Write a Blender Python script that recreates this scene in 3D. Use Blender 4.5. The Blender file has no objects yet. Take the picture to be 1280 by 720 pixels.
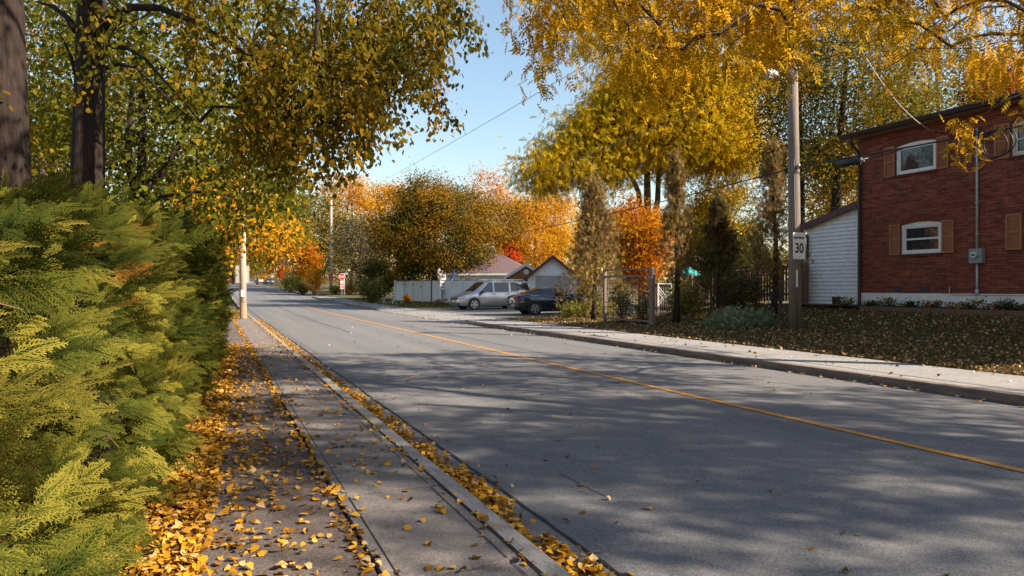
import bpy, math, random
import numpy as np
from mathutils import Vector

# ------------------------------------------------------------------ camera, world, sun, exposure
SC = bpy.context.scene
COL = SC.collection
FPX, VPX, HZ, CAMZ = 853.0, 270.0, 359.0, 1.6
TH = math.atan((640 - VPX) / FPX)
CT, ST = math.cos(TH), math.sin(TH)
cam = bpy.data.cameras.new('camera')
cam.sensor_width = 36.0
cam.lens = FPX / 1280 * 36
cam.shift_y = -(360 - HZ) / 1280
cam.clip_start, cam.clip_end = 0.05, 3000
camo = bpy.data.objects.new('camera', cam)
camo.location = (0, 0, CAMZ)
camo.rotation_euler = (math.radians(90), 0, -TH)
COL.objects.link(camo)
SC.camera = camo

SUN_EL = math.radians(35)
SUN_AZ = math.atan2(0.74, -0.67)            # clockwise from +Y
SD = Vector((math.sin(SUN_AZ) * math.cos(SUN_EL), math.cos(SUN_AZ) * math.cos(SUN_EL), math.sin(SUN_EL)))
W = bpy.data.worlds.new('World'); SC.world = W; W.use_nodes = True
nt = W.node_tree
sky = nt.nodes.new('ShaderNodeTexSky'); sky.sky_type = 'NISHITA'; sky.sun_disc = False
sky.sun_elevation = SUN_EL; sky.sun_rotation = SUN_AZ
sky.air_density = 1.4; sky.dust_density = 0.7; sky.ozone_density = 1.4
bg = nt.nodes['Background']; bg.inputs['Strength'].default_value = 0.077
nt.links.new(sky.outputs[0], bg.inputs['Color'])
sun = bpy.data.lights.new('sun', 'SUN'); sun.energy = 5.0; sun.angle = math.radians(0.55)
sun.color = (1.0, 0.87, 0.70)
suno = bpy.data.objects.new('sun', sun); COL.objects.link(suno)
suno.rotation_euler = (-SD).to_track_quat('-Z', 'Y').to_euler()
SC.view_settings.view_transform = 'Standard'; SC.view_settings.look = 'None'
SC.view_settings.exposure = 1.45; SC.view_settings.gamma = 1.0
SC.view_settings.use_curve_mapping = False
SC.render.engine = 'CYCLES'
SC.cycles.max_bounces = 8; SC.cycles.diffuse_bounces = 3; SC.cycles.transmission_bounces = 4
SC.cycles.use_denoising = True
SC.cycles.sample_clamp_indirect = 6.0

# ------------------------------------------------------------------ places
def P(px, py, d):
    a = (px - 640) / FPX; b = (HZ - py) / FPX
    return np.array([d * (ST + a * CT), d * (CT - a * ST), CAMZ + d * b])
def sst(t):
    t = min(1.0, max(0.0, t)); return t * t * (3 - 2 * t)
def prof(Y):
    if Y < 35: return 0.0
    a = 2.07e-4
    if Y < 86: return a * (Y - 35) ** 2
    return a * 51 ** 2 + 2 * a * 51 * min(Y - 86, 260)
def gz(X, Y):
    z = prof(Y)
    if X < 1.55: return z + 0.12
    if X < 1.70: return z + 0.12
    if X < 9.95: return z
    if X < 12.1: return z + 0.14
    f = 1 - 0.88 * sst((Y - 20) / 8)
    r = float(np.interp(X, [12.1, 15.6, 19.4, 30, 400], [0, 0.20, 0.84, 1.0, 1.0]))
    return z + 0.15 + r * f
def G(px, py, extra=0.0):
    """where the ray through a photo pixel meets the terrain"""
    v = P(px, py, 1.0) - np.array([0, 0, CAMZ]); d = 1.0
    while d < 500:
        p = np.array([0, 0, CAMZ]) + v * d
        if p[2] <= gz(p[0], p[1]) + extra: return p
        d += 0.02 + d * 0.001
    return p
def PXP(px, py, X):
    v = P(px, py, 1.0) - np.array([0, 0, CAMZ])
    return np.array([0, 0, CAMZ]) + v * (X / v[0])
def at(px, d):
    p = P(px, HZ, d); p[2] = gz(p[0], p[1]); return p

# ------------------------------------------------------------------ materials
def mat(name):
    m = bpy.data.materials.new(name); m.use_nodes = True
    n = m.node_tree.nodes; n.clear()
    out = n.new('ShaderNodeOutputMaterial')
    return m, n, m.node_tree.links, out
def ramp(n, stops):
    r = n.new('ShaderNodeValToRGB'); cr = r.color_ramp
    while len(cr.elements) < len(stops): cr.elements.new(0.5)
    for e, (p, c) in zip(cr.elements, stops):
        e.position = p; e.color = (c[0], c[1], c[2], 1)
    return r
def noise_tex(n, l, vec, scale, detail=4, rough=0.55):
    t = n.new('ShaderNodeTexNoise'); t.inputs['Scale'].default_value = scale
    t.inputs['Detail'].default_value = detail; t.inputs['Roughness'].default_value = rough
    l.new(vec, t.inputs['Vector']); return t
def mapping(n, l, scale=(1, 1, 1), rot=(0, 0, 0)):
    tc = n.new('ShaderNodeTexCoord'); mp = n.new('ShaderNodeMapping')
    mp.inputs['Scale'].default_value = scale; mp.inputs['Rotation'].default_value = rot
    l.new(tc.outputs['Object'], mp.inputs['Vector']); return mp.outputs['Vector']
def mixc(n, l, fac, a, b, mode='MIX'):
    m = n.new('ShaderNodeMix'); m.data_type = 'RGBA'; m.blend_type = mode
    for s, v in ((m.inputs[0], fac), (m.inputs[6], a), (m.inputs[7], b)):
        if hasattr(v, 'is_linked') or hasattr(v, 'links'): l.new(v, s)
        elif isinstance(v, (tuple, list)): s.default_value = (v[0], v[1], v[2], 1)
        else: s.default_value = v
    return m.outputs[2]
def surface_mat(name, c1, c2, scale=8, rough=0.8, bump=0.2, stretch=(1, 1, 1), c3=None, big=0.6, spec=0.3, metal=0.0,
                bdist=0.01, fine=None, coat=0.0):
    m, n, l, out = mat(name)
    v = mapping(n, l, stretch)
    t = noise_tex(n, l, v, scale, 6, 0.65)
    r = ramp(n, [(0.3, c1), (0.7, c2)])
    l.new(t.outputs[0], r.inputs[0]); c = r.outputs[0]
    if c3 is not None:
        t2 = noise_tex(n, l, v, big, 4, 0.6)
        r2 = ramp(n, [(0.45, (0, 0, 0)), (0.65, (1, 1, 1))]); l.new(t2.outputs[0], r2.inputs[0])
        c = mixc(n, l, r2.outputs[0], c, c3)
    b = n.new('ShaderNodeBsdfPrincipled')
    if fine is not None:
        vo = n.new('ShaderNodeTexVoronoi'); vo.inputs['Scale'].default_value = fine; l.new(v, vo.inputs['Vector'])
        r3 = ramp(n, [(0.0, (0.62, 0.62, 0.62)), (0.5, (1, 1, 1)), (1.0, (1.45, 1.45, 1.45))])
        sep = n.new('ShaderNodeSeparateColor'); l.new(vo.outputs['Color'], sep.inputs[0]); l.new(sep.outputs[0], r3.inputs[0])
        c = mixc(n, l, 1.0, c, r3.outputs[0], 'MULTIPLY')
    l.new(c, b.inputs['Base Color'])
    b.inputs['Roughness'].default_value = rough; b.inputs['Specular IOR Level'].default_value = spec
    b.inputs['Metallic'].default_value = metal; b.inputs['Coat Weight'].default_value = coat
    if bump:
        bp = n.new('ShaderNodeBump'); bp.inputs['Strength'].default_value = bump; bp.inputs['Distance'].default_value = bdist
        l.new(t.outputs[0], bp.inputs['Height']); l.new(bp.outputs[0], b.inputs['Normal'])
    l.new(b.outputs[0], out.inputs[0]); return m
def leaf_mat(name, stops, trans=0.45, patch=None, pscale=0.5, gloss=0.025):
    """per-leaf hue from the 'tint' attribute, larger patches of another hue from noise"""
    m, n, l, out = mat(name)
    a = n.new('ShaderNodeAttribute'); a.attribute_name = 'tint'
    r = ramp(n, stops); l.new(a.outputs['Fac'], r.inputs[0]); c = r.outputs[0]
    if patch is not None:
        v = mapping(n, l); t = noise_tex(n, l, v, pscale, 3, 0.6)
        r2 = ramp(n, [(0.48, (0, 0, 0)), (0.62, (0.85, 0.85, 0.85))]); l.new(t.outputs[0], r2.inputs[0])
        c = mixc(n, l, r2.outputs[0], c, patch)
    d = n.new('ShaderNodeBsdfDiffuse'); l.new(c, d.inputs[0])
    tr = n.new('ShaderNodeBsdfTranslucent'); l.new(c, tr.inputs[0])
    mx = n.new('ShaderNodeMixShader'); mx.inputs[0].default_value = trans
    l.new(d.outputs[0], mx.inputs[1]); l.new(tr.outputs[0], mx.inputs[2])
    l.new(mx.outputs[0], out.inputs[0]); return m
def plain(name, c, rough=0.6, metal=0.0, spec=0.4, coat=0.0, var=0.12, scale=6, bump=0.0):
    lo = tuple(x * (1 - var) for x in c); hi = tuple(min(1, x * (1 + var)) for x in c)
    return surface_mat(name, lo, hi, scale, rough, bump, spec=spec, metal=metal, coat=coat)
def glass_mat(name, tint=(0.02, 0.022, 0.025)):
    m, n, l, out = mat(name)
    b = n.new('ShaderNodeBsdfPrincipled'); v = mapping(n, l)
    t = noise_tex(n, l, v, 1.5, 2); r = ramp(n, [(0.3, tint), (0.7, tuple(x * 1.8 for x in tint))])
    l.new(t.outputs[0], r.inputs[0]); l.new(r.outputs[0], b.inputs['Base Color'])
    b.inputs['Roughness'].default_value = 0.03; b.inputs['Specular IOR Level'].default_value = 0.6
    b.inputs['IOR'].default_value = 1.5
    bp = n.new('ShaderNodeBump'); bp.inputs['Strength'].default_value = 0.05; bp.inputs['Distance'].default_value = 0.02
    l.new(t.outputs[0], bp.inputs['Height']); l.new(bp.outputs[0], b.inputs['Normal'])
    l.new(b.outputs[0], out.inputs[0]); return m

M = {}
def asphalt_mat():
    m = surface_mat('asphalt', (0.110, 0.109, 0.112), (0.165, 0.161, 0.160), 30, 0.85, 0.5, c3=(0.132, 0.130, 0.132), big=0.25, bdist=0.004, fine=140)
    n, l = m.node_tree.nodes, m.node_tree.links; b = n['Principled BSDF']; src = b.inputs['Base Color'].links[0].from_socket
    v = mapping(n, l, (1.1, 0.035, 1)); t = noise_tex(n, l, v, 1.0, 4, .6); r = ramp(n, [(0.3, (0.80, 0.80, 0.82)), (0.7, (1.16, 1.14, 1.12))]); l.new(t.outputs[0], r.inputs[0])
    c = mixc(n, l, 1.0, src, r.outputs[0], 'MULTIPLY')
    v = mapping(n, l, (0.5, 0.5, 0.5)); t = noise_tex(n, l, v, 3.0, 8, .75); r = ramp(n, [(0.62, (1, 1, 1)), (0.70, (0.72, 0.72, 0.73))]); l.new(t.outputs[0], r.inputs[0])
    c = mixc(n, l, 1.0, c, r.outputs[0], 'MULTIPLY'); l.new(c, b.inputs['Base Color']); return m
M['asphalt'] = asphalt_mat()
M['path'] = surface_mat('path_asphalt', (0.066, 0.049, 0.043), (0.115, 0.088, 0.078), 16, 0.88, 0.5, c3=(0.11, 0.09, 0.08), big=0.8, bdist=0.004, fine=100)
M['concrete'] = surface_mat('concrete', (0.125, 0.109, 0.101), (0.20, 0.176, 0.163), 14, 0.85, 0.35, c3=(0.138, 0.121, 0.112), big=0.9, bdist=0.003, fine=160)
M['concrete_pale'] = surface_mat('pale_concrete', (0.20, 0.19, 0.182), (0.285, 0.27, 0.257), 8, 0.85, 0.3, c3=(0.215, 0.203, 0.195), big=0.6, bdist=0.003, fine=120)
M['kerb'] = surface_mat('kerb_concrete', (0.17, 0.158, 0.15), (0.30, 0.28, 0.265), 12, 0.85, 0.3, stretch=(6, 0.6, 1), bdist=0.003, fine=150)
M['kerb_rust'] = surface_mat('stained_kerb', (0.10, 0.07, 0.055), (0.24, 0.19, 0.16), 4, 0.9, 0.3, stretch=(1, 0.5, 3), bdist=0.003)
M['soil'] = surface_mat('soil', (0.02, 0.014, 0.009), (0.06, 0.042, 0.028), 20, 0.95, 0.6)
M['lawn'] = surface_mat('lawn_ground', (0.035, 0.034, 0.014), (0.085, 0.075, 0.03), 7, 0.95, 0.6, c3=(0.10, 0.075, 0.03), big=0.5)
M['gravel'] = surface_mat('driveway_asphalt', (0.11, 0.105, 0.10), (0.20, 0.19, 0.18), 12, 0.9, 0.4, c3=(0.16, 0.15, 0.14), big=0.4)
M['yellow_paint'] = surface_mat('worn_yellow_paint', (0.46, 0.19, 0.012), (0.62, 0.27, 0.02), 18, 0.7, 0.1, c3=(0.27, 0.165, 0.075), big=13.0)
M['bark_dark'] = surface_mat('dark_bark', (0.010, 0.007, 0.006), (0.048, 0.030, 0.023), 9, 0.95, 1.0, stretch=(3.2, 3.2, 0.5), bdist=0.03)
M['bark'] = surface_mat('grey_brown_bark', (0.045, 0.032, 0.024), (0.16, 0.115, 0.085), 9, 0.95, 0.9, stretch=(3, 3, 0.5), bdist=0.03)
M['wood_pole'] = surface_mat('weathered_pole_wood', (0.10, 0.075, 0.062), (0.26, 0.205, 0.17), 7, 0.85, 0.5, stretch=(8, 8, 0.25), bdist=0.006)
M['wood_pale'] = surface_mat('pale_pole_wood', (0.28, 0.205, 0.16), (0.46, 0.35, 0.28), 5, 0.8, 0.3, stretch=(8, 8, 0.25))
M['wood_brown'] = surface_mat('brown_stained_wood', (0.09, 0.05, 0.032), (0.20, 0.115, 0.075), 6, 0.85, 0.4, stretch=(6, 6, 0.5))
M['wood_grey'] = surface_mat('weathered_grey_wood', (0.12, 0.085, 0.07), (0.26, 0.19, 0.155), 6, 0.9, 0.4, stretch=(6, 6, 0.6))
M['wood_orange'] = surface_mat('orange_stained_wood', (0.26, 0.105, 0.03), (0.42, 0.19, 0.06), 4, 0.75, 0.3, stretch=(8, 8, 0.6))
M['white'] = plain('white_paint', (0.74, 0.74, 0.72), 0.5)
M['white_frame'] = plain('white_vinyl', (0.68, 0.67, 0.63), 0.4)
M['cream'] = plain('cream_vinyl', (0.55, 0.50, 0.40), 0.5)
M['white_fence'] = surface_mat('white_fence_vinyl', (0.56, 0.54, 0.53), (0.74, 0.72, 0.70), 4, 0.5, 0.05, stretch=(2, 2, 0.3))
M['foundation'] = surface_mat('painted_foundation', (0.62, 0.60, 0.57), (0.78, 0.76, 0.73), 5, 0.8, 0.2, stretch=(1, 1, 2))
M['dark_trim'] = plain('dark_brown_metal', (0.035, 0.022, 0.022), 0.45)
M['purple_trim'] = plain('maroon_trim', (0.085, 0.025, 0.032), 0.5)
M['soffit'] = plain('tan_soffit', (0.30, 0.22, 0.15), 0.7)
M['shutter'] = surface_mat('orange_brown_shutter', (0.27, 0.10, 0.040), (0.37, 0.148, 0.062), 5, 0.6, 0.05)
M['grey_metal'] = plain('grey_metal', (0.30, 0.31, 0.32), 0.45, metal=0.6)
M['grey_box'] = plain('grey_painted_box', (0.22, 0.24, 0.25), 0.5)
M['conduit'] = plain('grey_conduit', (0.40, 0.42, 0.43), 0.4)
M['sign_back'] = plain('sign_back_aluminium', (0.42, 0.44, 0.42), 0.45, metal=0.3)
M['sign_white'] = plain('white_reflective_sheet', (0.72, 0.68, 0.63), 0.45, var=0.04)
M['black_paint'] = plain('black_lettering', (0.012, 0.012, 0.012), 0.5)
M['sign_red'] = plain('red_reflective_sheet', (0.55, 0.018, 0.02), 0.45, var=0.05)
M['sign_teal'] = plain('blue_green_sheet', (0.22, 0.50, 0.52), 0.45)
M['rubber'] = plain('black_rubber', (0.012, 0.012, 0.013), 0.85)
M['cable'] = plain('black_cable', (0.012, 0.012, 0.013), 0.5)
M['cable_grey'] = plain('grey_cable', (0.10, 0.10, 0.105), 0.5)
M['cable_white'] = plain('pale_cable', (0.50, 0.42, 0.38), 0.5)
M['glass'] = glass_mat('window_glass')
M['car_glass'] = glass_mat('car_glass', (0.012, 0.014, 0.016))
M['rim'] = plain('alloy_rim', (0.50, 0.50, 0.52), 0.3, metal=0.8)
M['paint_van'] = plain('silver_grey_paint', (0.40, 0.40, 0.41), 0.25, metal=0.55, coat=0.6, var=0.03)
M['paint_sedan'] = plain('black_blue_paint', (0.012, 0.022, 0.036), 0.16, metal=0.2, coat=1.0, var=0.03)
M['paint_white'] = plain('white_car_paint', (0.65, 0.65, 0.66), 0.3, coat=0.5, var=0.03)
M['paint_red'] = plain('red_car_paint', (0.40, 0.03, 0.02), 0.3, coat=0.5, var=0.03)
M['paint_blue'] = plain('dark_blue_car_paint', (0.03, 0.05, 0.10), 0.3, coat=0.5, var=0.03)
M['chrome'] = plain('chrome', (0.6, 0.6, 0.62), 0.15, metal=1.0, var=0.02)
M['lamp_lens'] = plain('clear_lens', (0.55, 0.55, 0.55), 0.1, coat=1.0)
M['tail_lens'] = plain('red_lens', (0.28, 0.012, 0.02), 0.15, coat=1.0)
M['black_trim'] = plain('black_plastic', (0.015, 0.015, 0.016), 0.5)
M['umbrella'] = plain('teal_canvas', (0.03, 0.27, 0.28), 0.8)
M['pink'] = plain('pink_petal', (0.45, 0.06, 0.20), 0.7)
M['garage_door'] = plain('grey_garage_door', (0.30, 0.28, 0.29), 0.55)
M['shingle_red'] = surface_mat('weathered_red_shingle', (0.20, 0.10, 0.085), (0.34, 0.19, 0.16), 6, 0.9, 0.4, stretch=(1, 1, 4))
M['shingle_purple'] = surface_mat('purple_brown_shingle', (0.085, 0.055, 0.062), (0.155, 0.10, 0.11), 5, 0.9, 0.4, stretch=(1, 1, 4))
M['shingle_dark'] = surface_mat('dark_shingle', (0.05, 0.05, 0.055), (0.12, 0.115, 0.115), 8, 0.9, 0.4, stretch=(1, 1, 3))
M['teal_plastic'] = plain('blue_plastic', (0.05, 0.12, 0.28), 0.5)

def brick_mat():
    m, n, l, out = mat('dark_red_brick')
    tc = n.new('ShaderNodeTexCoord'); sp = n.new('ShaderNodeSeparateXYZ'); cb = n.new('ShaderNodeCombineXYZ')
    l.new(tc.outputs['Object'], sp.inputs[0])
    ad = n.new('ShaderNodeMath'); ad.operation = 'ADD'; l.new(sp.outputs[0], ad.inputs[0]); l.new(sp.outputs[1], ad.inputs[1])
    l.new(ad.outputs[0], cb.inputs[0]); l.new(sp.outputs[2], cb.inputs[1])
    b = n.new('ShaderNodeTexBrick'); l.new(cb.outputs[0], b.inputs['Vector'])
    b.inputs['Scale'].default_value = 1.0; b.inputs['Brick Width'].default_value = 0.31; b.inputs['Row Height'].default_value = 0.078
    b.inputs['Mortar Size'].default_value = 0.008; b.inputs['Mortar Smooth'].default_value = 0.3; b.inputs['Bias'].default_value = -0.1
    b.inputs['Color1'].default_value = (0.185, 0.036, 0.018, 1); b.inputs['Color2'].default_value = (0.26, 0.072, 0.030, 1)
    b.inputs['Mortar'].default_value = (0.055, 0.030, 0.026, 1)
    t = noise_tex(n, l, cb.outputs[0], 1.2, 3)
    mp = n.new('ShaderNodeMapping'); mp.inputs['Scale'].default_value = (3.2, 12.8, 1); l.new(cb.outputs[0], mp.inputs[0])
    t2 = noise_tex(n, l, mp.outputs[0], 1.0, 1)
    r2 = ramp(n, [(0.32, (0.55, 0.50, 0.55)), (0.5, (1, 1, 1)), (0.70, (1.25, 1.15, 1.0))]); l.new(t2.outputs[0], r2.inputs[0])
    c = mixc(n, l, 1.0, b.outputs['Color'], r2.outputs[0], 'MULTIPLY')
    r = ramp(n, [(0.3, (0.8, 0.8, 0.85)), (0.7, (1.15, 1.1, 1.05))]); l.new(t.outputs[0], r.inputs[0])
    c = mixc(n, l, 1.0, c, r.outputs[0], 'MULTIPLY')
    p = n.new('ShaderNodeBsdfPrincipled'); l.new(c, p.inputs['Base Color']); p.inputs['Roughness'].default_value = 0.85
    bp = n.new('ShaderNodeBump'); bp.invert = True; bp.inputs['Strength'].default_value = 0.6; bp.inputs['Distance'].default_value = 0.01
    l.new(b.outputs['Fac'], bp.inputs['Height']); l.new(bp.outputs[0], p.inputs['Normal'])
    l.new(p.outputs[0], out.inputs[0]); return m
M['brick'] = brick_mat()

L = {}
L['linden'] = leaf_mat('olive_gold_leaves', [(0, (0.060, 0.070, 0.010)), (0.45, (0.125, 0.112, 0.013)), (0.75, (0.26, 0.165, 0.016)), (1, (0.46, 0.21, 0.018))], 0.5, (0.23, 0.135, 0.013), 0.9)
L['linden_green'] = leaf_mat('yellow_green_leaves', [(0, (0.06, 0.075, 0.010)), (0.5, (0.14, 0.145, 0.016)), (0.85, (0.28, 0.21, 0.022)), (1, (0.45, 0.21, 0.02))], 0.5, (0.09, 0.10, 0.012), 0.7)
L['gold'] = leaf_mat('golden_leaves', [(0, (0.25, 0.18, 0.013)), (0.3, (0.50, 0.295, 0.015)), (0.7, (0.68, 0.365, 0.016)), (1, (0.72, 0.35, 0.02))], 0.64, (0.32, 0.23, 0.013), 0.8)
L['gold_bright'] = leaf_mat('bright_yellow_leaves', [(0, (0.34, 0.28, 0.016)), (0.5, (0.62, 0.395, 0.016)), (1, (0.72, 0.40, 0.016))], 0.6, (0.42, 0.31, 0.02), 0.45)
L['orange'] = leaf_mat('orange_leaves', [(0, (0.36, 0.10, 0.010)), (0.5, (0.52, 0.18, 0.012)), (1, (0.62, 0.29, 0.015))], 0.5, (0.50, 0.24, 0.014), 0.6)
L['amber'] = leaf_mat('amber_leaves', [(0, (0.38, 0.17, 0.012)), (0.5, (0.56, 0.28, 0.013)), (1, (0.62, 0.36, 0.02))], 0.5, (0.48, 0.17, 0.012), 0.3)
L['maple'] = leaf_mat('dark_maple_leaves', [(0, (0.030, 0.040, 0.010)), (0.4, (0.070, 0.072, 0.013)), (0.7, (0.19, 0.11, 0.014)), (1, (0.42, 0.18, 0.016))], 0.34, (0.30, 0.145, 0.014), 0.33)
L['green'] = leaf_mat('deep_green_leaves', [(0, (0.030, 0.042, 0.014)), (0.6, (0.065, 0.078, 0.022)), (1, (0.15, 0.13, 0.03))], 0.35, (0.10, 0.085, 0.02), 0.4)
L['green_gold'] = leaf_mat('green_and_gold_leaves', [(0, (0.045, 0.062, 0.016)), (0.5, (0.10, 0.11, 0.018)), (0.8, (0.26, 0.17, 0.018)), (1, (0.48, 0.18, 0.015))], 0.42, (0.30, 0.16, 0.016), 0.5)
L['greygreen'] = leaf_mat('grey_green_leaves', [(0, (0.06, 0.065, 0.035)), (0.6, (0.12, 0.115, 0.055)), (1, (0.22, 0.16, 0.07))], 0.35, (0.17, 0.12, 0.06), 0.5)
L['tan'] = leaf_mat('tan_needles', [(0, (0.10, 0.075, 0.04)), (0.6, (0.22, 0.15, 0.08)), (1, (0.33, 0.22, 0.11))], 0.35, (0.12, 0.10, 0.05), 0.6)
L['juniper'] = leaf_mat('brownish_juniper', [(0, (0.10, 0.10, 0.032)), (0.4, (0.20, 0.16, 0.05)), (0.75, (0.34, 0.20, 0.07)), (1, (0.42, 0.24, 0.08))], 0.3, (0.19, 0.105, 0.045), 1.1)
L['juniper_dark'] = leaf_mat('dark_juniper', [(0, (0.045, 0.052, 0.02)), (0.6, (0.10, 0.095, 0.036)), (1, (0.19, 0.12, 0.05))], 0.3, (0.10, 0.062, 0.03), 1.1)
L['low_juniper'] = leaf_mat('frosty_low_juniper', [(0, (0.11, 0.13, 0.065)), (0.6, (0.24, 0.26, 0.14)), (1, (0.38, 0.37, 0.22))], 0.3)
L['shrub'] = leaf_mat('yellow_green_shrub', [(0, (0.10, 0.11, 0.020)), (0.6, (0.23, 0.21, 0.045)), (1, (0.40, 0.30, 0.07))], 0.4)
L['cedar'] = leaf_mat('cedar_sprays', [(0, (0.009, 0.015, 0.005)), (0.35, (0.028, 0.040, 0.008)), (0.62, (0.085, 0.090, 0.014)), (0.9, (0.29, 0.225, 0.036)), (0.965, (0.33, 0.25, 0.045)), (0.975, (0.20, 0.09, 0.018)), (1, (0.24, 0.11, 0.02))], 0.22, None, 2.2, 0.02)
L['red'] = leaf_mat('scarlet_leaves', [(0, (0.30, 0.03, 0.012)), (0.6, (0.46, 0.06, 0.018)), (1, (0.55, 0.15, 0.02))], 0.4)
L['litter'] = leaf_mat('fallen_leaf', [(0, (0.085, 0.04, 0.014)), (0.12, (0.20, 0.09, 0.018)), (0.3, (0.40, 0.18, 0.015)), (0.7, (0.54, 0.275, 0.024)), (0.86, (0.54, 0.31, 0.08)), (1, (0.44, 0.30, 0.16))], 0.2, None, 1, 0.04)
L['litter_dry'] = leaf_mat('dry_fallen_leaf', [(0, (0.10, 0.055, 0.025)), (0.4, (0.25, 0.14, 0.055)), (0.7, (0.40, 0.235, 0.08)), (0.85, (0.46, 0.32, 0.18)), (1, (0.55, 0.44, 0.32))], 0.15, None, 1, 0.04)
L['grass'] = leaf_mat('lawn_grass', [(0, (0.055, 0.052, 0.017)), (0.6, (0.115, 0.10, 0.032)), (1, (0.26, 0.19, 0.07))], 0.3, (0.13, 0.09, 0.04), 0.6)

# ------------------------------------------------------------------ mesh helpers
def tag(o, label, cat, group=None, kind=None):
    o['label'] = label; o['category'] = cat
    if group: o['group'] = group
    if kind: o['kind'] = kind
    return o
def empty(name, loc, label, cat, group=None, rz=0.0):
    o = bpy.data.objects.new(name, None); COL.objects.link(o); o.empty_display_size = 0.2
    o.location = [float(v) for v in loc]; o.rotation_euler = (0, 0, rz)
    return tag(o, label, cat, group)
class MB:
    def __init__(s): s.v = []; s.f = []; s.sm = []
    def add(s, vs, fs, smooth=False):
        b = len(s.v); s.v += [tuple(float(c) for c in v) for v in vs]
        s.f += [tuple(b + i for i in f) for f in fs]; s.sm += [smooth] * len(fs)
    def box(s, x0, x1, y0, y1, z0, z1):
        s.add([(x0, y0, z0), (x1, y0, z0), (x1, y1, z0), (x0, y1, z0), (x0, y0, z1), (x1, y0, z1), (x1, y1, z1), (x0, y1, z1)],
              [(0, 3, 2, 1), (4, 5, 6, 7), (0, 1, 5, 4), (1, 2, 6, 5), (2, 3, 7, 6), (3, 0, 4, 7)])
    def bbox(s, x0, x1, y0, y1, z0, z1, b=0.01):
        """box with chamfered top edges"""
        s.add([(x0, y0, z0), (x1, y0, z0), (x1, y1, z0), (x0, y1, z0), (x0, y0, z1 - b), (x1, y0, z1 - b), (x1, y1, z1 - b), (x0, y1, z1 - b),
               (x0 + b, y0 + b, z1), (x1 - b, y0 + b, z1), (x1 - b, y1 - b, z1), (x0 + b, y1 - b, z1)],
              [(0, 3, 2, 1), (0, 1, 5, 4), (1, 2, 6, 5), (2, 3, 7, 6), (3, 0, 4, 7), (4, 5, 9, 8), (5, 6, 10, 9), (6, 7, 11, 10), (7, 4, 8, 11), (8, 9, 10, 11)])
    def tube(s, pts, rads, n=8, cap=True, smooth=True):
        pts = [np.array(p, float) for p in pts]
        if not hasattr(rads, '__len__'): rads = [rads] * len(pts)
        vs = []; fs = []; ref = None
        for i, p in enumerate(pts):
            t = pts[min(i + 1, len(pts) - 1)] - pts[max(i - 1, 0)]
            t = t / (np.linalg.norm(t) + 1e-9)
            if ref is None: ref = np.array([1., 0, 0]) if abs(t[0]) < 0.8 else np.array([0, 1., 0])
            u = ref - t * np.dot(ref, t); u /= np.linalg.norm(u) + 1e-9; ref = u; w = np.cross(t, u)
            for k in range(n):
                a = 2 * math.pi * k / n
                vs.append(p + rads[i] * (math.cos(a) * u + math.sin(a) * w))
        for i in range(len(pts) - 1):
            for k in range(n):
                a = i * n + k; b = i * n + (k + 1) % n
                fs.append((a, b, b + n, a + n))
        if cap:
            fs.append(tuple(range(n - 1, -1, -1))); fs.append(tuple(range((len(pts) - 1) * n, len(pts) * n)))
        s.add(vs, fs, smooth)
    def cyl(s, c, axis, r, h, n=20):
        c = np.array(c, float); a = np.array(axis, float); s.tube([c - a * h / 2, c + a * h / 2], r, n, True, False)
    def prism(s, poly, direction):
        """planar polygon (3d points) swept by a vector"""
        n = len(poly); d = np.array(direction, float)
        vs = [np.array(p, float) for p in poly] + [np.array(p, float) + d for p in poly]
        fs = [tuple(range(n - 1, -1, -1)), tuple(range(n, 2 * n))] + [(i, (i + 1) % n, (i + 1) % n + n, i + n) for i in range(n)]
        s.add(vs, fs)
    def build(s, name, m, parent=None):
        me = bpy.data.meshes.new(name); me.from_pydata(s.v, [], s.f)
        me.polygons.foreach_set('use_smooth', s.sm); me.update()
        import bmesh
        bm = bmesh.new(); bm.from_mesh(me); bmesh.ops.recalc_face_normals(bm, faces=bm.faces); bm.to_mesh(me); bm.free()
        me.materials.append(m)
        o = bpy.data.objects.new(name, me); COL.objects.link(o)
        if parent is not None: o.parent = parent
        return o
def struct(o, label, cat): return tag(o, label, cat, None, 'structure')

def np_mesh(name, V, F, m, parent=None, tint=None):
    me = bpy.data.meshes.new(name); nv, nf = len(V), len(F); k = F.shape[1]
    me.vertices.add(nv); me.vertices.foreach_set('co', np.ascontiguousarray(V, np.float32).ravel())
    me.loops.add(nf * k); me.loops.foreach_set('vertex_index', np.ascontiguousarray(F, np.int32).ravel())
    me.polygons.add(nf); me.polygons.foreach_set('loop_start', np.arange(0, nf * k, k, dtype=np.int32))
    if tint is not None:
        a = me.attributes.new('tint', 'FLOAT', 'POINT'); a.data.foreach_set('value', np.ascontiguousarray(tint, np.float32))
    me.update(); me.validate()
    me.materials.append(m)
    o = bpy.data.objects.new(name, me); COL.objects.link(o)
    if parent is not None: o.parent = parent
    return o
def frames(ydir, ndir):
    y = ydir / (np.linalg.norm(ydir, axis=1, keepdims=True) + 1e-9)
    z = ndir - y * np.sum(ndir * y, axis=1, keepdims=True); z /= np.linalg.norm(z, axis=1, keepdims=True) + 1e-9
    x = np.cross(y, z); return np.stack([x, y, z], axis=2)
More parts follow.
